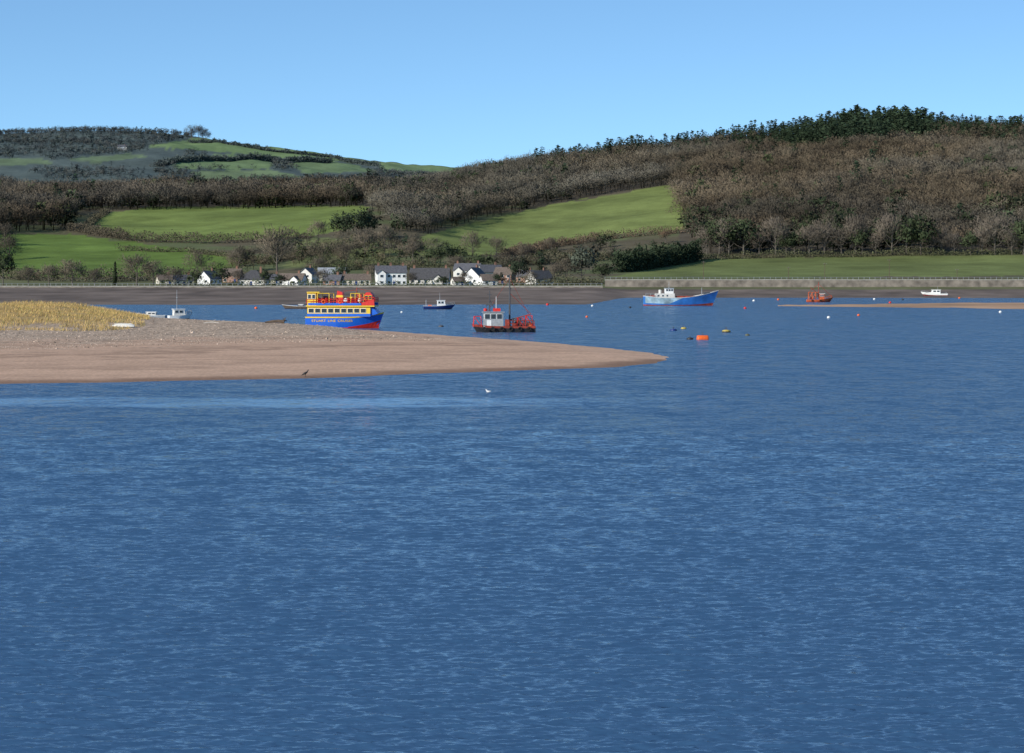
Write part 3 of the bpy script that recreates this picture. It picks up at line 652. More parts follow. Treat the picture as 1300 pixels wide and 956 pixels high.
# ------------------------------------------------------------------ boats
class Hull:
    def __init__(s,L_,B,zb,sheer,rake=.1,tr=.8,fine=2.2,full=.5): s.L,s.B,s.zb,s.sh,s.rake,s.tr,s.fi,s.fu=L_,B,zb,sheer,rake,tr,fine,full
    def hb(s,t,f):
        w=s.tr+(1-s.tr)*math.sin(min(t/.4,1)*math.pi/2) if t<.4 else max(0,1-((t-.4)/.6)**s.fi)
        k=max(0,(t-.4)/.6); q=(s.fu+(1-s.fu)*f**.5)*(1-k)+(f**.8)*k
        return max(.02,s.B/2*w*q)
    def pt(s,t,f,sg=-1): 
        return Vector((-s.L/2+s.L*t*(1-s.rake*(1-f)*t**3), sg*s.hb(t,f), s.zb+(s.sh(t)-s.zb)*f))
    def band(s,f0,f1,name,mat,par,label=None,off=0.0,m=4,cap=True):
        n=20;b=MB();V=[];Fc=[]
        for sg in(-1,1):
            base=len(V)
            for i in range(n+1):
                for j in range(m+1):
                    p=s.pt(i/n,f0+(f1-f0)*j/m,sg); p.y+=sg*off; V.append(p)
            for i in range(n):
                for j in range(m):
                    a=base+i*(m+1)+j; Fc.append((a,a+1,a+m+2,a+m+1))
        o2=(n+1)*(m+1)
        if cap:
            for j in range(m): Fc.append((j,j+1,o2+j+1,o2+j)); e=n*(m+1); Fc.append((e+j,e+j+1,o2+e+j+1,o2+e+j))
        b.add(V,Fc); o=b.build(name,mat,par,False)
        if label: o['label']=label
        return o
    def patch(s,t0,t1,f0,f1,name,mat,par,off=.035,slant=0.0):
        b=MB();V=[];Fc=[];n=12;m=3
        for i in range(n+1):
            for j in range(m+1):
                tt=t0+(t1-t0)*i/n*(1-slant*(1-j/m)); p=s.pt(tt,f0+(f1-f0)*j/m,-1); p.y-=off; V.append(p)
        for i in range(n):
            for j in range(m): a=i*(m+1)+j; Fc.append((a,a+1,a+m+2,a+m+1))
        return b.add(V,Fc).build(name,mat,par)
    def deck(s,f,mat,par):
        V=[];n=20
        for i in range(n+1):
            for sg in(-1,1): p=s.pt(i/n,f,sg); p.y*=.98; V.append(p)
        MB().add(V,[(2*i,2*i+1,2*i+3,2*i+2) for i in range(n)]).build('deck',mat,par)
def rail(par,pts,h,mat,name='railing',r=.04,n=None,mids=1):
    m=MB(); P=[Vector(p) for p in pts]
    for k in range(1,mids+2): m.tube([p+Vector((0,0,h*k/(mids+1))) for p in P],r,4,False)
    for a,b in zip(P[:-1],P[1:]):
        k=max(1,int((b-a).length/1.1))
        for i in range(k+1): q=a.lerp(b,i/k); m.tube([q,q+Vector((0,0,h))],r,4,False)
    return m.build(name,mat,par)
def tyre(par,x,y,z,r=.38):
    m=MB(); m.tube([(x+r*.72*math.cos(a),y,z+r*.72*math.sin(a)) for a in [k*math.pi/5 for k in range(11)]],r*.3,6,False); return m.build('tyre_fender',M_rubber,par)
def paned(par,xs,y,z,w,h,name='window',fm=M_white,sg=-1):
    for x in xs:
        f=MB(); f.box((x,y,z),(w+.14,.06,h+.14)); a=f.build(name,fm,par); p=MB(); p.box((x,y+sg*.04,z),(w,.05,h)); p.build('pane',M_glass,a)
# ferry
d=gd(416.5); t=thing('ferry_boat',(wx(439,d),d,0),R(-7),'blue and yellow double deck passenger ferry with red bow moored behind the sandbank','ferry')
sh=lambda q:2.05+.85*max(0,(q-.55)/.45)**2
fh=Hull(13.9,4.8,-.7,sh,.09,.95,3.0,.78)
fh.band(0,.30,'bottom_paint',M_red,t,'red painted bottom rising at the bow'); fh.band(.30,1,'hull',M_blue,t); fh.band(.92,1.0,'rubbing_strake',M_yel,t,off=.05); fh.deck(.9,M_deck,t)
m=MB(); V=[];Fc=[]
for i in range(9):
    q=.56+.43*i/8
    for j in range(2): 
        f=.29 if j==0 else .34+.26*(i/8); p=fh.pt(q,f); p.y-=.025; V.append(p)
m.add(V,[(2*i,2*i+1,2*i+3,2*i+2) for i in range(8)]); m.build('bow_flash',M_red,t)
WD=[];tot=0
for wd in('STUART','LINE','CRUISES'):
    cu=bpy.data.curves.new('lettering','FONT'); cu.body=wd; cu.size=1.0; cu.offset=.002
    to=bpy.data.objects.new('tmp',cu); COL.objects.link(to); bpy.context.view_layer.update()
    me=bpy.data.meshes.new_from_object(to.evaluated_get(bpy.context.evaluated_depsgraph_get())); bpy.data.objects.remove(to)
    wid=max(v.co.x for v in me.vertices); WD.append((me,tot)); tot+=wid+.45
sx=7.4/(tot-.45)
for me,x0 in WD:
    for v in me.vertices:
        x=(v.co.x+x0)*sx-5.8; z=1.14+v.co.y*.56; tt=(x+fh.L/2)/fh.L; ff=(z-fh.zb)/(fh.sh(tt)-fh.zb); v.co=Vector((x,-fh.hb(tt,min(ff,1))-.05,z))
    me.materials.clear(); me.materials.append(M_yel); lo=bpy.data.objects.new('lettering',me); COL.objects.link(lo); lo.parent=t
m=MB(); m.box((-.9,0,2.95),(11.4,4.2,1.75)); m.build('cabin',M_yel,t)
m=MB(); m.box((-.9,0,2.35),(11.46,4.26,.5)); m.build('cabin_skirt',M_blue,t)
paned(t,[-5.9+i*1.18 for i in range(9)],-2.12,3.15,.88,.7)
m=MB(); m.prism([(4.8,2.2),(6.1,2.6),(5.6,3.3),(4.8,3.85)],-1.8,1.8); m.build('cabin_front',M_blue,t)
m=MB(); m.box((-.6,0,3.95),(12.4,4.8,.2)); m.build('upper_deck',M_yel,t)
m=MB(); m.box((-1.6,-2.36,4.3),(9.6,.07,.4)); m.box((-.6,2.36,4.35),(12.2,.07,.5)); m.build('bulwark_panel',M_blue,t)
m=MB(); m.prism([(3.3,4.06),(5.6,4.06),(5.5,5.1),(3.3,4.6)],-2.38,-2.3); m.build('bow_panel',M_red,t)
rail(t,[(-6.7,-2.32,4.4),(3.2,-2.32,4.4)],.75,M_red,r=.05); rail(t,[(3.2,-2.32,4.6),(5.5,-2.32,4.7),(5.5,2.32,4.7),(-6.7,2.32,4.4)],.8,M_red,r=.06)
m=MB(); m.box((-5.9,0,5.2),(1.6,3.2,2.3)); wh_=m.build('wheelhouse',M_yel,t); paned(t,[-6.3,-5.55],-1.62,5.65,.5,.7)
m=MB(); m.box((-5.6,0,6.42),(2.3,3.7,.16)); m.build('wheelhouse_roof',M_yel,t)
for x in(-4.5,-3.8,-3.1,-2.4,.9,1.6,2.3):
    m=MB(); m.box((x,-.6,4.5),(.5,2.4,.12)); m.box((x-.22,-.6,4.95),(.1,2.4,.95)); m.box((x,-.6,4.25),(.4,2.2,.4)); m.build('bench',M_red,t)
m=MB(); m.prism([(-1.7,4.05),(-.3,4.05),(-.5,6.4),(-1.4,6.7)],-.8,1.2); m.build('funnel',M_red,t)
m=MB(); m.prism([(-1.63,5.5),(-.37,5.5),(-.43,5.9),(-1.56,5.9)],-.83,1.23); m.build('funnel_band',M_yel,t)
m=MB(); m.box((-3.6,1.0,5.0),(1.2,1.0,1.5)); m.build('engine_casing',M_dgrey,t)
m=MB(); m.box((.6,1.0,4.9),(1.0,1.2,1.4)); m.build('deck_locker',M_yel,t)
m=MB(); m.box((2.4,.9,5.1),(.7,.9,1.9)); m.build('vent_trunk',M_rorange,t)
m=MB(); m.prism([(3.5,4.05),(5.0,4.05),(5.0,5.9),(4.6,6.4),(3.9,6.4),(3.5,6.0)],-1.1,1.4); m.build('stair_housing',M_red,t)
paned(t,[3.95,4.6],-1.14,5.5,.42,.6,'window',M_yel)
for x in(.3,2.9): m=MB(); m.lathe([(.1,-.55),(.36,-.5),(.38,0),(.36,.5),(.1,.55)],(x,-1.6,5.0),12,'Y'); m.build('liferaft_canister',M_white,t)
for xa,xb in((-4.7,-2.6),(1.3,2.9)):
    m=MB()
    for x in(xa,xb): m.tube([(x,-2.25,4.1),(x,-2.25,6.2),(x,2.25,6.2),(x,2.25,4.1)],.06,4,False)
    m.tube([(xa,-2.25,6.2),(xb,-2.25,6.2)],.06,4); m.tube([(xa,2.25,6.2),(xb,2.25,6.2)],.06,4); m.build('awning_frame',M_yel,t)
m=MB(); m.tube([(2.0,0,4.1),(2.0,0,7.3)],[.1,.06],5); m.box((2.0,0,6.5),(.1,1.2,.1)); m.tube([(2.0,0,7.1),(4.6,0,6.6)],.04,4); m.tube([(2.0,0,6.8),(-.5,0,6.6)],.04,4); m.build('foremast',M_rust,t)
m=MB(); m.tube([(-5.2,0,6.4),(-5.2,0,7.7)],[.07,.04],5); m.box((-5.2,0,7.1),(.9,.1,.1)); m.box((-5.2,-.1,6.7),(.6,.3,.16)); m.build('mast',M_dgrey,t)
for x in(-3.6,-.6): 
    m=MB(); m.tube([(x+.3*math.cos(a),-2.45,4.75+.3*math.sin(a)) for a in [k*math.pi/5 for k in range(11)]],.08,5,False); m.build('lifebuoy',M_orange,t)
# workboat
d=gd(421.5); t=thing('workboat',(wx(639,d),d,0),R(182),'red and black workboat with grey wheelhouse and tall mast off the sandbank tip','workboat')
wh=Hull(10.6,4.2,-.7,lambda q:1.0+.35*max(0,(q-.5)*2)**2,.12,.92,3.2,.8)
wh.band(0,.80,'hull',M_black,t); wh.band(.80,1,'bulwark',M_rust,t); wh.deck(.72,M_deck,t)
for x in(-4.2,-2.7,-1.2,.3,1.8,3.2):
    for s in(-1,1): tyre(t,x,s*2.2,.55)
m=MB(); m.box((1.7,0,2.0),(3.3,2.9,2.5)); m.build('wheelhouse',M_grey,t)
m=MB(); m.box((1.7,0,3.32),(3.7,3.3,.14)); m.build('wheelhouse_roof',M_grey,t)
for s in(-1,1): paned(t,[.7,1.7,2.7],s*1.47,2.6,.8,.8,fm=M_white,sg=s)
m=MB(); m.box((2.4,1.47,1.4),(.75,.06,1.2)); m.build('door',M_white,t)
m=MB(); m.tube([(2.3,0,3.4),(2.3,0,6.9)],[.12,.08],6); m.box((2.3,0,5.6),(.12,1.8,.12)); m.box((2.3,0,4.6),(1.3,.3,.28)); m.box((2.3,0,6.2),(.9,.12,.12)); m.tube([(2.3,-.7,5.6),(2.3,-.7,6.2)],.06,4); m.tube([(1.2,0,3.4),(2.3,0,5.4)],.06,4); m.tube([(3.2,0,3.4),(2.3,0,5.4)],.06,4); m.build('radar_mast',M_dgrey,t)
m=MB(); m.tube([(1.2,.4,3.4),(1.2,.4,5.9)],[.06,.04],5); m.build('aerial',M_white,t)
m=MB(); m.box((1.1,0,3.7),(1.2,1.6,.5)); m.build('liferaft_box',M_red,t)
m=MB(); m.tube([(-1.05,0,.8),(-1.05,0,9.6)],[.17,.10],6); m.tube([(-1.35,0,7.2),(-.75,0,7.2)],.06,4); m.build('tall_mast',M_dgrey,t)
m=MB(); m.tube([(-1.05,0,2.0),(-4.6,0,3.0)],[.11,.07],6); m.tube([(-4.6,0,3.0),(-1.05,0,6.5)],.04,4); m.tube([(-1.05,0,9.0),(3.9,0,1.5)],.03,4); m.tube([(-1.05,0,9.0),(-5.0,0,1.4)],.03,4); m.build('derrick_boom',M_rust,t)
for x0,x1,hh in((-4.9,-3.6,2.7),(-3.4,-2.2,2.3),(3.6,5.0,2.6)):
    m=MB()
    for s in(-1,1):
        m.tube([(x0,s*1.5,.9),(x0+.15,s*1.2,hh),(x1-.15,s*1.2,hh),(x1,s*1.5,.9)],.075,5,False); m.tube([(x0,s*1.5,.9),(x1-.15,s*1.2,hh)],.05,4)
    m.tube([(x0+.15,-1.2,hh),(x0+.15,1.2,hh)],.075,5); m.tube([(x1-.15,-1.2,hh),(x1-.15,1.2,hh)],.075,5)
    m.build('deck_frame',M_red,t)
m=MB(); m.lathe([(.55,-.7),(.55,-.6),(.3,-.55),(.3,.55),(.55,.6),(.55,.7)],(-2.4,0,1.45),12,'Y'); m.box((-2.4,0,1.05),(1.3,1.7,.3)); m.build('winch',M_rust,t)
m=MB(); m.box((-3.7,.6,1.25),(1.0,1.0,.8)); m.build('engine_box',M_dgrey,t)
m=MB(); m.box((-4.4,.9,1.15),(.5,.5,.5)); m.build('fish_crate',M_rorange,t)
for bx_ in(((-.6,1.1,1.5),(.7,.7,1.2)),((-1.7,1.2,1.2),(.6,.5,.6))): m=MB(); m.box(*bx_); m.build('gear_locker',M_rust,t)
m=MB()
for k in range(12): 
    a=random.uniform(-4.8,-1.5); m.tube([(a,random.uniform(.3,1.6),.9),(a+random.uniform(-.4,.4),random.uniform(.3,1.6),random.uniform(1.6,2.5))],random.uniform(.05,.12),5)
m.build('deck_gear',M_dgrey,t)
rail(t,[(-5.1,-1.9,1.0),(-.4,-2.05,1.0)],.9,M_rust); rail(t,[(-5.1,1.9,1.0),(-.4,2.05,1.0)],.9,M_rust)
m=MB(); m.lathe([(.1,-.25),(.3,-.2),(.3,.2),(.1,.25)],(3.0,1.0,3.7),10); m.build('searchlight',M_red,t)
def smallboat(px,py,L_,B,fb,rot,hm,cm,label,cat='boat',cab=(-.05,.34,1.5),mast=3.5,name='fishing_boat',bot=M_black,wc_=None,rails=True,extra=None,split=.36):
    d=gd(py); t=thing(name,(wx(px,d),d,0),R(rot),label,cat); h=Hull(L_,B,-.35,lambda q:fb*(1+.55*max(0,(q-.4)/.6)**1.6),.16,.85,2.1,.6)
    h.band(0,split,'bottom_paint',bot,t); h.band(split,.94,'hull',hm,t); h.band(.94,1,'gunwale',M_white,t,off=.03); h.deck(.8,M_deck,t)
    cx,cl,ch=cab; cx*=L_; cl*=L_; z0=fb*.8
    m=MB(); m.prism([(cx-cl/2,z0),(cx+cl/2,z0),(cx+cl*.36,z0+ch),(cx-cl/2,z0+ch)],-B*.3,B*.3); m.build('wheelhouse',cm,t)
    m=MB(); m.box((cx-cl*.06,0,z0+ch+.05),(cl*1.02,B*.68,.12)); m.build('wheelhouse_roof',wc_ or M_white,t)
    for s in(-1,1): paned(t,[cx-cl*.29,cx+cl*.08],s*(B*.3+.02),z0+ch*.68,cl*.26,ch*.34,sg=s)
    if mast: m=MB(); m.tube([(cx-cl*.2,0,z0+ch),(cx-cl*.2,0,z0+ch+mast)],[.07,.04],5); m.box((cx-cl*.2,0,z0+ch+mast*.6),(.08,1.1,.08)); m.build('mast',M_grey,t)
    if rails: 
        a=[h.pt(q,.98,-1) for q in(.72,.85,.97)]; c=[h.pt(q,.98,1) for q in(.97,.85,.72)]; rail(t,[(p.x,p.y*.9,p.z) for p in a+c],.7,M_grey,r=.035)
    if extra: extra(t,h)
    return t
def ex1(t,h):
    m=MB(); m.tube([(-h.L*.42,-.9,.7),(-h.L*.42,-.9,2.6),(-h.L*.42,.9,2.6),(-h.L*.42,.9,.7)],.06,5); m.build('stern_gantry',M_grey,t)
    m=MB(); m.box((-h.L*.3,0,.95),(1.0,1.2,.5)); m.build('fish_crate',M_orange,t)
smallboat(558,392.5,9.2,3.1,.95,6,M_navy,M_white,'small navy fishing boat with white wheelhouse between the ferry and the village',mast=2.2,extra=ex1,cab=(.06,.26,1.7))
def ex2(t,h):
    m=MB(); m.prism([(-h.L*.10,1.2),(h.L*.38,1.6),(h.L*.22,2.1),(-h.L*.10,2.2)],-h.B*.28,h.B*.28); m.build('coachroof',M_white,t)
    rail(t,[(-h.L*.45,-1.4,1.3),(-h.L*.1,-1.5,1.3)],.9,M_grey,r=.05)
smallboat(1186,377,12.5,3.8,1.6,168,M_white,M_white,'white motor boat with dark red lower hull moored at the far right',mast=1.6,name='motor_boat',bot=M_drust,extra=ex2,cab=(-.05,.36,2.0),split=.6)
smallboat(229,405.5,5.2,2.6,.85,20,M_white,M_off,'white cabin boat with tall mast showing above the shingle left of the ferry',mast=4.2,name='cabin_boat',cab=(-.05,.5,1.5))
smallboat(192,405,6.6,2.4,.85,172,M_grey,M_off,'low grey cabin boat beside the grassy dune',mast=0,name='cabin_boat',cab=(0,.36,.8),rails=False)
smallboat(375,392,8.0,2.6,.8,175,M_wood,M_wood,'dark low hulk lying on the mud left of the ferry',mast=0,name='old_hulk',cab=(-.2,.2,.6),rails=False)
# blue coaster
d=gd(388); t=thing('cargo_ship',(wx(865,d),d,0),R(4),'old blue coaster with raised bow, bleached stern and white wheelhouse aft','ship')
ch=Hull(24.2,6,-.8,lambda q:2.6+1.0*max(0,(.3-q)/.3)**1.5*.6+2.4*max(0,(q-.45)/.55)**1.7,.10,.72,2.2,.7)
ch.band(0,.30,'bottom_paint',M_rust,t); ch.band(.30,.95,'hull',M_cblue,t); ch.band(.95,1,'gunwale',M_off,t,off=.04); ch.deck(.8,M_deck,t)
ch.patch(.01,.50,.42,.94,'faded_patch',M_turq,t,slant=.35)
m=MB(); m.box((-5.4,0,2.9),(6.0,3.8,2.0)); m.build('deckhouse',M_off,t)
m=MB(); m.box((-4.0,0,4.7),(2.6,2.8,1.7)); m.build('wheelhouse',M_white,t)
m=MB(); m.box((-4.0,0,5.62),(3.0,3.2,.14)); m.build('wheelhouse_roof',M_grey,t)
paned(t,[-4.8,-4.0,-3.2],-1.42,5.0,.5,.5,fm=M_grey); paned(t,[-7.6,-6.2,-4.8],-1.92,3.2,.4,.4,'porthole',M_grey)
m=MB(); m.lathe([(.45,0),(.45,1.2),(.38,1.3)],(-6.9,0,3.8),12); m.build('funnel',M_off,t)
m=MB(); m.tube([(-4.0,0,5.6),(-4.0,0,7.8)],[.1,.05],5); m.box((-4.0,0,6.8),(.1,1.6,.1)); m.build('mast',M_grey,t)
m=MB(); m.tube([(6.6,0,3.5),(6.6,0,5.8)],[.14,.07],6); m.build('foremast',M_grey,t)
m=MB(); m.box((1.6,0,2.7),(6.4,3.4,.8)); m.build('cargo_hatch',M_rust,t)
m=MB(); m.box((8.2,0,4.0),(2.0,2.2,.7)); m.build('windlass',M_dgrey,t)
m=MB(); m.box((-9.5,0,3.0),(1.6,1.6,.8)); m.build('life_boat_cradle',M_rust,t)
rail(t,[(-11.7,-1.7,3.0),(-8.6,-2.4,2.9)],.9,M_grey,r=.05)
# red workboat right
d=gd(383.5); t=thing('workboat',(wx(1041,d),d,0),R(0),'small orange red workboat with upright deck frame and mast, right of the blue ship','workboat')
rb=Hull(9.8,3.6,-.4,lambda q:.9+.9*max(0,(q-.4)/.6)**1.6,.16,.8,2.0,.7); rb.band(0,.5,'hull',M_rust,t); rb.band(.5,1,'topsides',M_rorange,t); rb.deck(.75,M_deck,t)
m=MB(); m.prism([(-.2,.8),(1.6,.8),(1.4,3.0),(-.2,3.0)],-1.0,1.0); m.build('wheelhouse',M_rorange,t); paned(t,[.2,.95],-1.02,2.4,.5,.6,fm=M_white)
m=MB(); m.box((.7,0,3.08),(2.2,2.3,.14)); m.build('wheelhouse_roof',M_off,t)
m=MB()
for a in(-4.2,-2.9,-1.6): m.tube([(a,-1.3,1),(a,-1.0,3.6),(a,1.0,3.6),(a,1.3,1)],.12,5,False)
m.tube([(-4.2,-1,3.6),(-.4,-1,3.6)],.10,5); m.tube([(-4.2,-1.2,1.2),(-2.9,-1,3.6)],.09,5); m.tube([(-2.9,-1.2,1.2),(-1.6,-1,3.6)],.09,5); m.build('deck_frame',M_rorange,t)
m=MB(); m.tube([(-.5,0,1.2),(-.5,0,7.4)],[.18,.10],5); m.tube([(-.5,0,6.6),(-4.1,0,3.6)],.06,4); m.tube([(-.5,0,6.6),(4.5,0,1.9)],.06,4); m.tube([(-.5,0,2.9),(-3.6,0,5.4)],.10,4); m.build('mast',M_rust,t)
m=MB(); m.box((-3.0,0,1.4),(1.2,1.2,.7)); m.build('winch',M_rust,t)
rail(t,[(2.0,-1.2,1.15),(4.3,-.3,1.65)],.8,M_rorange,r=.06)
for x in(-3,0,2): tyre(t,x,-1.9,.6)
# ------------------------------------------------------------------ buoys
def buoy(px,py,r,shape,mat,label,name='mooring_buoy',band=None):
    d=gd(py); t=thing(name,(wx(px,d),d,0),random.uniform(0,3),label,'buoy')
    b=MB(); prof=[(r*math.sin(a),r*.45-r*math.cos(a)*.85) for a in [math.pi*(k+.4)/10.8 for k in range(11)]]
    if shape=='ball': b.lathe(prof,n=14); top=r*1.25
    elif shape=='drum': b.lathe([(r*.5,-r*1.55),(r*.9,-r*1.45),(r,-r*1.2),(r,r*1.2),(r*.9,r*1.45),(r*.5,r*1.55)],(0,0,r*.15),14,'X'); top=r*1.1
    else: b.lathe([(r*.6,-r*.4),(r,-r*.2),(r,r*.35),(r*.7,r*.55),(r*.2,r*.62)],n=14); top=r*.6
    bo=b.build('float',mat,t,True)
    m=MB(); m.tube([(0,0,top-.05),(0,0,top+r*.3)],r*.08,5); m.tube([(r*.2*math.cos(a),0,top+r*.45+r*.2*math.sin(a)) for a in [k*math.pi/4 for k in range(9)]],r*.05,4,False); m.build('ring',M_dgrey,t)
    if band: q=MB(); q.lathe([(r*1.03,-r*.05),(r*1.04,r*.18),(r*1.03,r*.26)],n=14); q.build('band',band,t)
    return t
o=buoy(892,431,.55,'drum',M_orange,'large orange drum buoy on the open water'); o.rotation_euler.z=.15
buoy(876,431,.5,'low',M_black,'flat black float touching the left of the large orange buoy')
buoy(868,417.5,.5,'low',M_dyel,'faded yellow buoy above the large orange one')
buoy(855,420,.6,'low',M_navy,'dark blue low buoy left of the faded yellow one')
buoy(922,422,.72,'low',M_dyel,'wide yellow buoy with dark band right of the large orange one',band=M_black)
buoy(949,426,.36,'low',M_olive,'small olive buoy right of the wide yellow one')
buoy(560,415,.5,'low',M_dgrey,'dark grey buoy just behind the sandbank right of the ferry')
W_=[(745,403,.30,M_orange,'small orange buoy right of the workboat'),
(752,389,.40,M_white,'white buoy between the workboat and the blue ship'),(695,387.5,.5,M_red,'red buoy above the workboat close to the mud'),
(800,391,.36,M_black,'black buoy just left of the blue ship'),
(946,392,.42,M_red,'red buoy right of the bow of the blue ship'),(957,382.5,.5,M_white,'white buoy between blue ship and red workboat'),
(988,381,.5,M_orange,'orange buoy left of the small red workboat'),(1052,404,.38,M_white,'white buoy below the small red workboat'),
(1110,380.5,.5,M_white,'white buoy halfway between the small red workboat and the motor boat'),
(1130,385,.5,M_red,'red buoy left of the motor boat'),(1146,381,.42,M_black,'black buoy left below the motor boat'),(1218,379,.5,M_orange,'orange buoy right of the motor boat'),
(1270,397,.4,M_white,'white buoy below the sandbar at the far right'),
(1090,401,.34,M_orange,'orange buoy below the left part of the sandbar'),(510,397,.3,M_white,'white buoy right of the ferry bow'),
(325,392,.45,M_orange,'orange buoy at the mud left of the ferry')]
for px,py,r,m_,lb in W_: buoy(px,py,r,'ball',m_,lb)
# ------------------------------------------------------------------ things on the sandbank, birds
p=sray(156,415); t=thing('upturned_dinghy',p,R(-8),'small white upturned dinghy at the foot of the grassy dune','dinghy')
m=MB(); V=[];Fc=[]
for i in range(13):
    q=i/12; w_=.6*(1-abs(2*q-1.1)**2.6*.8) ; w_=max(w_,.06)
    for k in range(7): a=math.pi*k/6; V.append((-1.8+3.6*q,-w_*math.cos(a),.5*math.sin(a)**.7*(w_/.6)**.5 if 0<k<6 else 0))
for i in range(12):
    for k in range(6): Fc.append((i*7+k,i*7+k+1,i*7+k+8,i*7+k+7))
m.add(V,Fc+[tuple(range(7)),tuple(84+k for k in range(7))]); m.build('hull',M_off,t); m=MB(); m.box((0,0,.5),(2.8,.07,.12)); m.build('keel',M_pwood,t)
p=sray(349,411); t=MB(); r=random.Random(4)
t.tube([(-1.6,0,.2),(-.5,.1,.35),(.6,0,.4),(1.5,-.1,.3)],[.12,.22,.26,.3],7)
for i in range(14):
    a=r.uniform(-1.2,1.2); e=Vector((1.5+r.uniform(-.3,.6),r.uniform(-.6,.6),.3+r.uniform(-.2,.9))); t.tube([(1.4,0,.3),((1.4+e.x)/2,e.y*.6,.4+e.z*.3),e],[.1,.06,.02],4)
o=t.build('driftwood_log',M_wood); o.location=p; tag(o,'dark driftwood log with upturned roots on the shingle crest','driftwood')
p=sray(268,411); t=MB(); t.tube([(-1.2,0,.1),(0,.1,.22),(1.3,0,.12)],[.08,.13,.07],6); t.tube([(.1,.1,.2),(.7,.2,.7)],[.06,.02],4); o=t.build('driftwood_branch',M_pwood); o.location=p; tag(o,'thin pale driftwood branch on the shingle crest','driftwood')
p=sray(388,479); b=MB()
b.tube([(-.42,0,.16),(-.26,0,.24),(-.1,0,.33),(.08,0,.43),(.17,0,.52),(.2,0,.6),(.24,0,.645),(.30,0,.645),(.36,0,.63)],[(.05,.012),(.07,.04),(.115,.10),(.10,.095),(.055,.055),(.042,.042),(.05,.05),(.026,.03),(.006,.008)],10)
for s in(-1,1):
    b.tube([(-.34,s*.05,.2),(-.1,s*.115,.34),(.1,s*.085,.42)],[(.012,.02),(.03,.09),(.02,.05)],8)
    b.tube([(-.02,s*.05,.28),(.0,s*.05,.12),(-.01,s*.05,.0)],[.03,.012,.012],6); b.tube([(-.05,s*.05,.01),(.1,s*.05,.0)],[.012,.01],5)
o=b.build('crow',M_feather,None,True); o.location=p; o.rotation_euler=(0,0,R(-15)); tag(o,'black crow standing at the water edge of the sandbank','bird')
def gull(px,py,label,ry=0):
    b=MB(); b.tube([(-.3,0,.13),(-.18,0,.10),(0,0,.07),(.14,0,.1),(.2,0,.2),(.24,0,.25),(.29,0,.25),(.34,0,.235)],[(.02,.01),(.07,.05),(.12,.10),(.08,.08),(.045,.05),(.045,.045),(.02,.02),(.005,.006)],9)
    d=gd(py); o=b.build('gull',M_gull,None,True); o.location=(wx(px,d),d,0); o.rotation_euler.z=ry; o.scale=(.8,.8,.8); tag(o,label,'bird')
gull(620,498,'white gull floating on the water below the sandbank tip',2.8)
# ------------------------------------------------------------------ dune grass, shingle
r=np.random.default_rng(8); N=52000
px=r.uniform(-140,215,N); d=r.uniform(405,550,N); x=wx(px,d); z,sf,sb,ins,dn=spit(x,d); k=(dn>.12)&ins&(fbm(x/5,d/5,2,15)>.34); x,d,z=x[k],d[k],z[k]; n=len(x)
h=r.uniform(.25,.65,n); a=r.uniform(0,6.28,n); w_=.03; ln=r.normal(.12,.15,n)
V=np.stack([np.stack([x-w_*np.cos(a),d-w_*np.sin(a),z-.02],-1),np.stack([x+w_*np.cos(a),d+w_*np.sin(a),z-.02],-1),np.stack([x+ln,d+r.normal(0,.15,n),z+h],-1)],1).reshape(-1,3)
C=np.repeat(np.array((.60,.415,.165))[None]*r.uniform(.5,1.2,(n,1)),3,0); gm=r.random(n)<.18
C=C.reshape(n,3,3); C[gm]*=np.array((.6,.8,.7)); C=C.reshape(-1,3)
o=npmesh('dune_grass',V,np.arange(3*n).reshape(-1,3),C,A_grass); tag(o,'dry golden marram grass covering the dune at the left','grass',kind='stuff')
N=18000; px=r.uniform(-60,680,N); d=r.uniform(330,500,N); x=wx(px,d); z,sf,sb,ins,dn=spit(x,d); k=(z>.7)&ins&(dn<.4); x,d,z=x[k],d[k],z[k]; n=len(x)
oc=np.array([(1,0,0),(0,1,0),(-1,0,0),(0,-1,0),(0,0,.8)],float); tf=np.array([(0,1,4),(1,2,4),(2,3,4),(3,0,4)])
s=np.exp(r.normal(-2.7,.45,n)); V=(oc[None]*s[:,None,None]*r.uniform(.6,1.3,(n,5,1))+np.stack([x,d,z-.01],-1)[:,None,:]).reshape(-1,3); T=(tf[None]+(np.arange(n)*5)[:,None,None]).reshape(-1,3)
C=np.repeat(np.array((.40,.305,.23))[None]*r.uniform(.35,1.5,(n,1)),5,0)
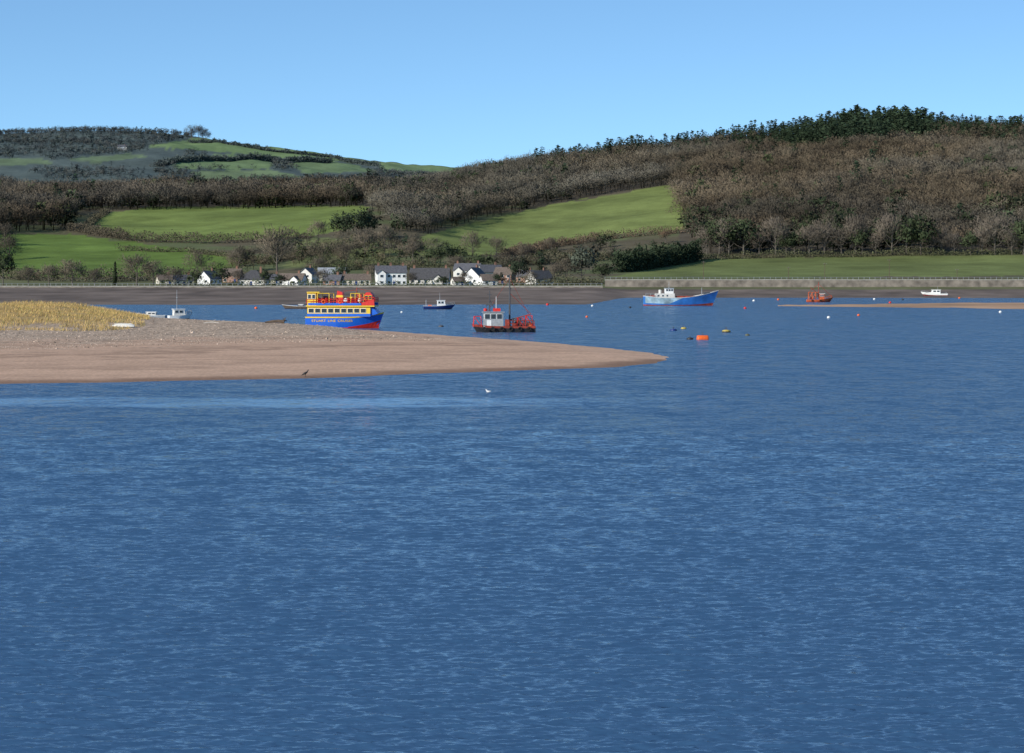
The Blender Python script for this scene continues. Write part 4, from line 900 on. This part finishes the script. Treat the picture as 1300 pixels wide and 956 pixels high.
o=npmesh('shingle',V,T,C,A_grass); tag(o,'grey brown shingle scattered over the upper sandbank','shingle',kind='stuff')
# ------------------------------------------------------------------ light, sky, camera
S.world=bpy.data.worlds.new('World'); S.world.use_nodes=True; nt=S.world.node_tree; bg=nt.nodes['Background']
sd=Vector((-.70,-.58,.42)).normalized(); el=math.asin(sd.z); az=math.atan2(sd.x,sd.y)
sk=nt.nodes.new('ShaderNodeTexSky'); sk.sky_type='NISHITA'; sk.sun_disc=False; sk.sun_elevation=el; sk.sun_rotation=az; sk.air_density=1.0; sk.dust_density=.15; sk.ozone_density=2.5
tc=nt.nodes.new('ShaderNodeTexCoord'); v1=nt.nodes.new('ShaderNodeVectorMath'); v1.operation='MULTIPLY_ADD'; v1.inputs[1].default_value=(1,1,2.1); v1.inputs[2].default_value=(0,0,.08)
v2=nt.nodes.new('ShaderNodeVectorMath'); v2.operation='NORMALIZE'
nt.links.new(tc.outputs['Generated'],v1.inputs[0]); nt.links.new(v1.outputs[0],v2.inputs[0]); nt.links.new(v2.outputs[0],sk.inputs['Vector'])
tint=nt.nodes.new('ShaderNodeVectorMath'); tint.operation='MULTIPLY'; tint.inputs[1].default_value=(.91,1.13,1.23)
nt.links.new(sk.outputs[0],tint.inputs[0]); nt.links.new(tint.outputs[0],bg.inputs['Color']); bg.inputs['Strength'].default_value=.15
ld=bpy.data.lights.new('sun','SUN'); ld.energy=5.0; ld.angle=R(.5); ld.color=(1,.95,.86); lo=bpy.data.objects.new('sun',ld); COL.objects.link(lo); lo.rotation_euler=sd.to_track_quat('Z','Y').to_euler(); lo.location=(0,0,60)
cd=bpy.data.cameras.new('camera'); cd.lens=100; cd.sensor_width=36; cd.shift_y=-(478-HY)/1300; cd.clip_start=1; cd.clip_end=60000
co=bpy.data.objects.new('camera',cd); COL.objects.link(co); co.location=(0,0,H); co.rotation_euler=(R(90),0,0); S.camera=co
S.view_settings.view_transform='Standard'; S.view_settings.look='None'; S.view_settings.exposure=0
